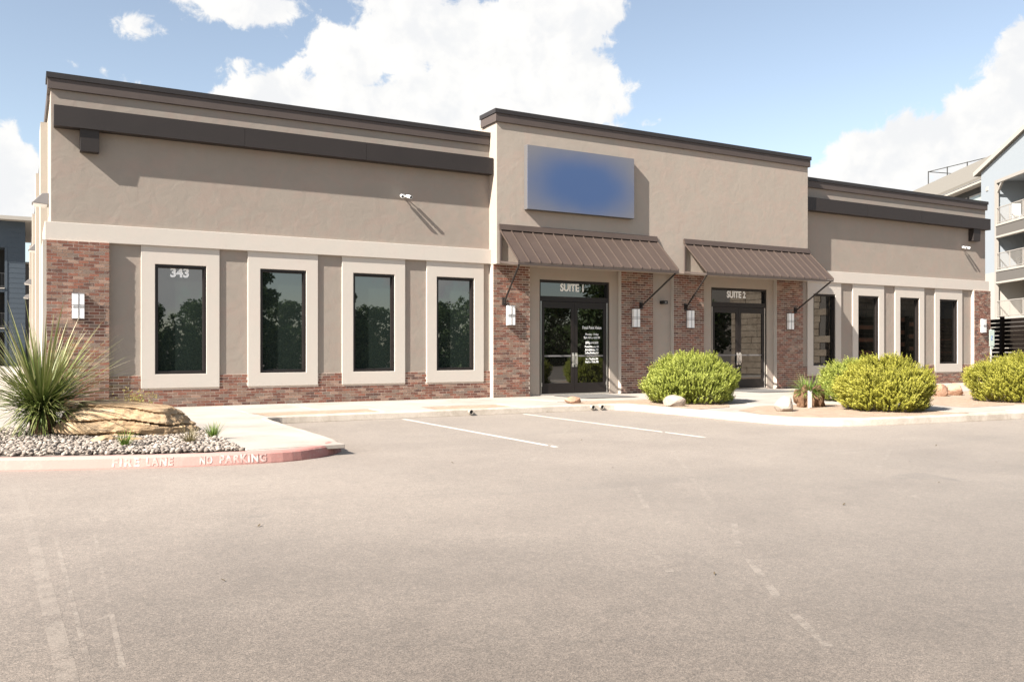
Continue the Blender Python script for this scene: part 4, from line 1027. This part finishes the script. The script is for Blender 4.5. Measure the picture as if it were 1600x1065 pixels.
# ---- right block: front along dir, seen obliquely; built in its own frame (x runs towards the viewer's right, -y faces out)
DA = Vector((-.55, -.837, 0)).normalized()                 # along the front, towards the camera side
AR = local(empty('apartment_block', (54.8, 13.9, 0), math.atan2(DA.y, DA.x)))
tag(AR, 'pale grey-blue gabled apartment block with three balconies at the right edge', 'building')
# outward normal of the front must point to the camera: local +y is (-DA.y, DA.x)
outw = Vector((-DA.y, DA.x, 0)); flip = 1 if outw.dot(Vector((-.51, -20.85, 0)) - Vector((54.8, 13.9, 0))) > 0 else -1
def PB(nm, x0, x1, o0, o1, z0, z1, m, bev=0):              # o: metres out from the front (negative = inside)
    return MB().box(x0, x1, min(o0 * flip, o1 * flip), max(o0 * flip, o1 * flip), z0, z1).build(nm, m, AR, bev)
bx0, bx1 = 1.95, 7.6; fl = [-.3, 3.30, 6.32, 9.22]; top = 12.95
PB('wall', 0, bx0, -9, 0, 6.2, top, M['siding']); PB('wall', 0, bx0, -9, .03, -.3, 6.2, M['trim'])
PB('wall', bx0, bx1, -9, -1.9, -.3, top, M['taupe']); PB('wall', bx1, 12, -9, 0, -.3, top, M['siding'])
PB('wall', bx0, bx1, -1.9, 0, 12.0, top, M['siding'])
gm = MB(); mid = 6.0; rise = 1.45
for o in (0.0, -9.0):
    pass
gm.v = [(0, 0, top), (12, 0, top), (mid, 0, top + rise), (0, -9 * flip, top), (12, -9 * flip, top), (mid, -9 * flip, top + rise)]
gm.f = [(0, 1, 2), (3, 5, 4), (0, 3, 4, 1)]; gm.m = [0] * 3; gm.build('gable', M['siding'], AR)
for s in (0, 1):
    xa = -.65 if s == 0 else 12.65; za = top - .65 * rise / mid
    r = MB().hexa([(xa, .18 * flip, za + .02), (mid, .18 * flip, top + rise + .02), (mid, -9.4 * flip, top + rise + .02), (xa, -9.4 * flip, za + .02), (xa, .18 * flip, za + .26), (mid, .18 * flip, top + rise + .26), (mid, -9.4 * flip, top + rise + .26), (xa, -9.4 * flip, za + .26)]).build('roof', M['shingle'], AR)
    obj('barge_board', MB().hexa([(xa, .18 * flip, za + .0), (mid, .18 * flip, top + rise), (mid, .23 * flip, top + rise), (xa, .23 * flip, za), (xa, .18 * flip, za + .28), (mid, .18 * flip, top + rise + .28), (mid, .23 * flip, top + rise + .28), (xa, .23 * flip, za + .28)]).mesh('barge_board', M['trim']), r)
PB('corner_post', bx0 - .02, bx0 + .20, -.1, .06, -.3, 12.05, M['rail']); PB('opening_head', bx0 + .2, bx1, -.1, .05, 11.85, 12.05, M['rail'])
for i, z in enumerate(fl[1:]):
    PB('balcony_slab', bx0 + .2, bx1, -1.9, .10, z - .12, z, M['trim']); PB('fascia_beam', bx0 + .2, bx1, -.25, .06, z - .75, z - .12, M['taupe']); PB('lower_trim', bx0 + .2, bx1, -.2, .09, z - .86, z - .75, M['trim'])
    rail_set(AR, bx0 + .2, bx1, 0.0, z, 1.07, M['rail'], .13)
    MB().bar((bx0 + .2, -.06 * flip, z + 2.1), (bx0 + .85, -.06 * flip, z + 2.75), .12, .14).build('brace', M['rail'], AR)
    PB('back_panel', bx0 + 1.05, bx1, -1.9, -1.86, z, z + 2.45, M['greysiding'])
    d = PB('balcony_door', bx0 + 1.55, bx0 + 2.45, -1.86, -1.80, z + .02, z + 2.1, M['whiteplastic'])
    obj('door_glass', MB().box(bx0 + 1.65, bx0 + 2.35, min(-1.80 * flip, -1.785 * flip), max(-1.80 * flip, -1.785 * flip), z + 1.0, z + 2.0).mesh('door_glass', M['aptglass']), d)
    w = PB('balcony_window', bx0 + 2.75, bx0 + 4.0, -1.86, -1.82, z + .7, z + 2.15, M['whiteplastic'])
    obj('window_glass', MB().box(bx0 + 2.82, bx0 + 3.93, min(-1.82 * flip, -1.81 * flip), max(-1.82 * flip, -1.81 * flip), z + .77, z + 2.08).mesh('window_glass', M['aptglass']), w)
    if i < 2: PB('porch_light', bx0 + 1.2, bx0 + 1.34, -1.86, -1.74, z + 1.5, z + 1.75, M['opal'])
PB('vent', .75, 1.0, 0, .05, 11.6, 11.85, M['trim'])
# set-back wing with a long shingled roof and a roof-top rail
wx0, wx1, wo = -26, .0, -1.6
PB('wing_wall', wx0, wx1, wo - 8, wo, -.3, 12.9, M['greysiding'])
for a, b in ((-5.2, -.25), (-10.6, -5.6), (-16.0, -11.0)):
    q = PB('wing_window', a, b, wo, wo + .05, 10.2, 12.25, M['trim'])
    for u in range(3):
        a2 = a + .1 + u * (b - a - .1) / 3; obj('pane', MB().box(a2, a2 + (b - a - .4) / 3, min((wo + .05) * flip, (wo + .06) * flip), max((wo + .05) * flip, (wo + .06) * flip), 10.3, 12.15).mesh('pane', M['aptglass']), q)
PB('wing_eave', wx0 - .5, wx1, wo, wo + .7, 12.7, 12.9, M['trim'])
ro, zr = wo - 4, 16.2
MB().hexa([(wx0 - .5, (wo + .75) * flip, 12.9), (wx1, (wo + .75) * flip, 12.9), (wx1, ro * flip, zr), (wx0 - .5, ro * flip, zr), (wx0 - .5, (wo + .75) * flip, 13.1), (wx1, (wo + .75) * flip, 13.1), (wx1, ro * flip, zr + .2), (wx0 - .5, ro * flip, zr + .2)]).build('wing_roof', M['shingle'], AR)
rr = MB(); inv = (Matrix.Translation((54.8, 13.9, 0)) @ Matrix.Rotation(math.atan2(DA.y, DA.x), 4, 'Z')).inverted()
ra, rb, rc = Vector((71.8, 29.6, 0)), Vector((70.7, 23.2, 0)), Vector((76.5, 28.6, 0))
for f_ in (0, .33, .66, 1.0, 1.33):
    q = inv @ ra.lerp(rb, f_); rr.bar((q.x, q.y, 15.6), (q.x, q.y, 17.55), .07, .07)
q0, q1, q2 = inv @ ra, inv @ ra.lerp(rb, 1.4), inv @ rc
rr.bar((q0.x, q0.y, 17.5), (q1.x, q1.y, 17.5), .06, .06); rr.bar((q0.x, q0.y, 17.5), (q2.x, q2.y, 17.5), .06, .06); rr.bar((q2.x, q2.y, 15.6), (q2.x, q2.y, 17.55), .06, .06)
rr.build('roof_rail', M['greysiding'], AR)
# bicycle and chair on the balconies
ab = math.atan2(DA.y, DA.x)
def to_world(x, o, z):
    v = Matrix.Rotation(ab, 4, 'Z') @ Vector((x, o * flip, z)); return v + Vector((54.8, 13.9, 0))
bk = local(empty('bicycle', to_world(bx0 + 2.0, -.75, fl[2]), ab)); tag(bk, 'dark bicycle standing on the middle balcony of the right apartment block', 'bicycle')
for x in (-.52, .52):
    t = MB(); k = 24; Rr = .33
    for i in range(k):
        a0, a1 = 2 * math.pi * i / k, 2 * math.pi * (i + 1) / k; t.tube((x + Rr * math.cos(a0), 0, Rr + Rr * math.sin(a0)), (x + Rr * math.cos(a1), 0, Rr + Rr * math.sin(a1)), .022, n=6, caps=False)
    for i in range(8): t.tube((x, 0, Rr), (x + Rr * math.cos(i * .785), 0, Rr + Rr * math.sin(i * .785)), .004, n=3)
    t.build('wheel', M['black'], bk)
fr = MB(); pts = dict(bb=(-.08, 0, .3), st=(-.2, 0, .85), hd=(.36, 0, .82), fa=(.52, 0, .33), ra=(-.52, 0, .33), hb=(.33, 0, 1.0))
for a, b in (('bb', 'st'), ('st', 'hd'), ('bb', 'hd'), ('ra', 'bb'), ('ra', 'st'), ('hd', 'fa'), ('hd', 'hb')): fr.tube(pts[a], pts[b], .018, n=6)
fr.build('frame', M['black'], bk); MB().box(-.34, -.08, -.06, .06, .86, .92).build('saddle', M['black'], bk, .02); MB().tube((.33, -.28, 1.0), (.33, .28, 1.0), .016, n=6).build('handlebar', M['black'], bk)
ch = local(empty('patio_chair', to_world(bx0 + .95, -.7, fl[3]), ab)); tag(ch, 'white patio chair on the top balcony of the right apartment block', 'chair')
MB().box(-.24, .24, -.24, .24, .42, .47).build('seat', M['whiteplastic'], ch); MB().box(.20, .25, -.24, .24, .47, 1.15).build('backrest', M['whiteplastic'], ch)
for x in (-.2, .2):
    for y in (-.2, .2): MB().box(x - .025, x + .025, y - .025, y + .025, 0, .42).build('leg', M['whiteplastic'], ch)

# ================================================================== what stands behind the camera and shows in the glass
def tree_crown(seed, h, r, n, conical=False):
    g = np.random.default_rng(seed); V, F, T = [], [], []; cnt = 0
    cl = []
    for k in range(46):
        f = g.random(); a = g.random() * 6.283
        if conical: z = h * (.06 + .92 * f); rr = r * (1 - f) ** .8 * math.sqrt(g.random()) ; s = .28 * r * (1.25 - f)
        else: z = h * (.16 + .78 * f); rr = r * math.sqrt(max(0.05, 1 - ((f - .42) / .62) ** 2)) * math.sqrt(g.random()); s = r * (.22 + .16 * g.random())
        cl.append((rr * math.cos(a), rr * math.sin(a), z, s))
    for i in range(n):
        c = cl[g.integers(len(cl))]; d = g.normal(size=3); d /= np.linalg.norm(d); p = np.array(c[:3]) + d * c[3] * (.55 + .5 * g.random())
        u = g.normal(size=3); u /= np.linalg.norm(u); w = np.cross(u, g.normal(size=3)); w /= np.linalg.norm(w) + 1e-6; s = .14 + .13 * g.random()
        V += [p - u * s, p + w * s * .6, p + u * s, p - w * s * .6]; T += [min(1, .3 + .6 * g.random())] * 4; F.append((cnt, cnt + 1, cnt + 2, cnt + 3)); cnt += 4
    return npmesh('crown', np.array(V), np.array(F), M['treeleaf'], attr=np.array(T)), cl
def tree(seed, h, r, n, conical=False):
    e = local(empty('pine_tree' if conical else 'broadleaf_tree')); me, cl = tree_crown(seed, h, r, n, conical); obj('crown', me, e)
    tr = MB().tube((0, 0, -.2), (.05, .03, h * .45), .20, .13, n=9).tube((.05, .03, h * .45), (0, 0, h * .9), .13, .03, n=8)
    for c in cl[:14]: tr.tube((.03, .02, max(.6, c[2] * .62)), c[:3], .05, .015, n=6, caps=False)
    tr.build('trunk', M['bark'], e); return e
protos = [tree(101, 7.6, 3.2, 5200), tree(102, 9.0, 3.4, 5600), tree(103, 11.5, 2.6, 6000, True)]
spots = [(-30, -60, 1, 1.0), (-22, -58, 0, 1.05), (-16, -62, 1, .95), (-11, -57, 0, .9), (-6.5, -60, 1, .92), (-1.5, -57, 0, 1.0), (3.0, -60, 0, .98), (6.8, -58, 0, .80), (10.5, -59, 0, .86), (15.0, -58, 2, .98), (18.2, -61, 0, .90), (22.5, -58, 2, 1.0), (26.0, -60, 0, .85), (32.5, -59, 1, .80), (38, -62, 1, 1.0), (44, -58, 0, 1.0), (52, -61, 1, 1.0), (60, -57, 0, 1.1)]
spots += [(47.7, -41.7, 1, 1.2), (52.3, -45.8, 0, 1.3), (43, -45, 0, 1.25), (57, -41, 1, 1.1)]
used = set()
for x, y, k, s in spots:
    o = protos[k] if k not in used else copy_tree(protos[k]); used.add(k)
    x, y, s = x * .86 + 1.0, y * .72, s * (.98 if k == 2 else .72)
    o.location = (x, y, -.15); o.rotation_euler = (0, 0, random.random() * 6.28); o.scale = (s, s, s)
    tag(o, 'tall pointed tree across the lot, mirrored in the office windows' if k == 2 else ('taller round-crowned tree across the lot, mirrored in the office windows' if k == 1 else 'round-crowned tree across the lot, mirrored in the office windows'), 'tree', 'trees across the lot')
g = np.random.default_rng(9); NV = 26000
P = np.stack([-34 + 90 * g.random(NV), -42.5 + g.normal(size=NV) * .9, 2.5 * g.random(NV) ** 1.3], 1); P[:, 2] *= .65 + .35 * np.sin(P[:, 0] * .9) * np.sin(P[:, 0] * .37 + 1)
U = g.normal(size=(NV, 3)); U /= np.linalg.norm(U, axis=1)[:, None]; Wv = np.cross(U, g.normal(size=(NV, 3))); Wv /= np.linalg.norm(Wv, axis=1)[:, None]; sz = (.12 + .12 * g.random(NV))[:, None]
V = np.stack([P - U * sz, P + Wv * sz * .6, P + U * sz, P - Wv * sz * .6], 1).reshape(-1, 3); V[:, 2] -= .1
tag(obj('thicket', npmesh('thicket', V, np.arange(NV * 4).reshape(-1, 4), M['treeleaf'], attr=np.repeat(g.random(NV), 4))), 'low green thicket under the trees across the lot', 'thicket', kind='stuff')
# limestone building and a second slatted fence, mirrored in the right-hand glass
LB = local(empty('stone_building', (36, -17.4, 0), 0)); tag(LB, 'limestone block building across the drive, mirrored in the right entrance door', 'building')
MB().box(.04, 8, .04, 7.0, -.2, 7.1).build('wall', M['taupe'], LB); MB().box(-.2, 8.2, -.2, 7.3, 7.1, 7.5).build('parapet_cap', M['fascia'], LB)
g = random.Random(4)
lbx = {L: MB().box(.0, .2, -L / 2 + .01, L / 2 - .01, -.165, .165).mesh('block', M['limeblock']) for L in (1.26, .82)}
lby = {L: MB().box(-L / 2 + .01, L / 2 - .01, -.2, .0, -.165, .165).mesh('block', M['limeblock']) for L in (1.26, .82)}
for r_ in range(20):
    y = 0.0
    while y < 6.4:
        L = 1.26 if g.random() < .45 else .82; o = obj('block', lbx[L], LB); o.location = (g.uniform(-.02, .015), y + L / 2, r_ * .355 + .05); y += L
    x = .25
    while x < 6.9:
        L = 1.26 if g.random() < .45 else .82; o = obj('block', lby[L], LB); o.location = (x + L / 2, 7.05 + g.uniform(-.015, .02), r_ * .355 + .05); x += L
slat_fence((36.6, -9.6), (1.0, .0), 19.3, 3.0, 'dark and red-brown slat fence across the drive, mirrored in the right wing windows', n_sl=14, mats=('wood', 'wood', 'wood2'), step=2.4)
GB = empty('warehouse', (75, -40, 0)); tag(GB, 'plain pale grey warehouse across the drive, mirrored in the right wing windows', 'building')
MB().box(54, 110, -52, -34, -.2, 10.5).build('wall', M['taupe'], GB); MB().box(53.8, 110.2, -52.2, -33.8, 10.5, 11).build('parapet_cap', M['fascia'], GB)
for x in range(58, 106, 8): MB().box(x, x + 2.2, -34.0, -33.93, 6.5, 8.2).build('window', M['glass'], GB)
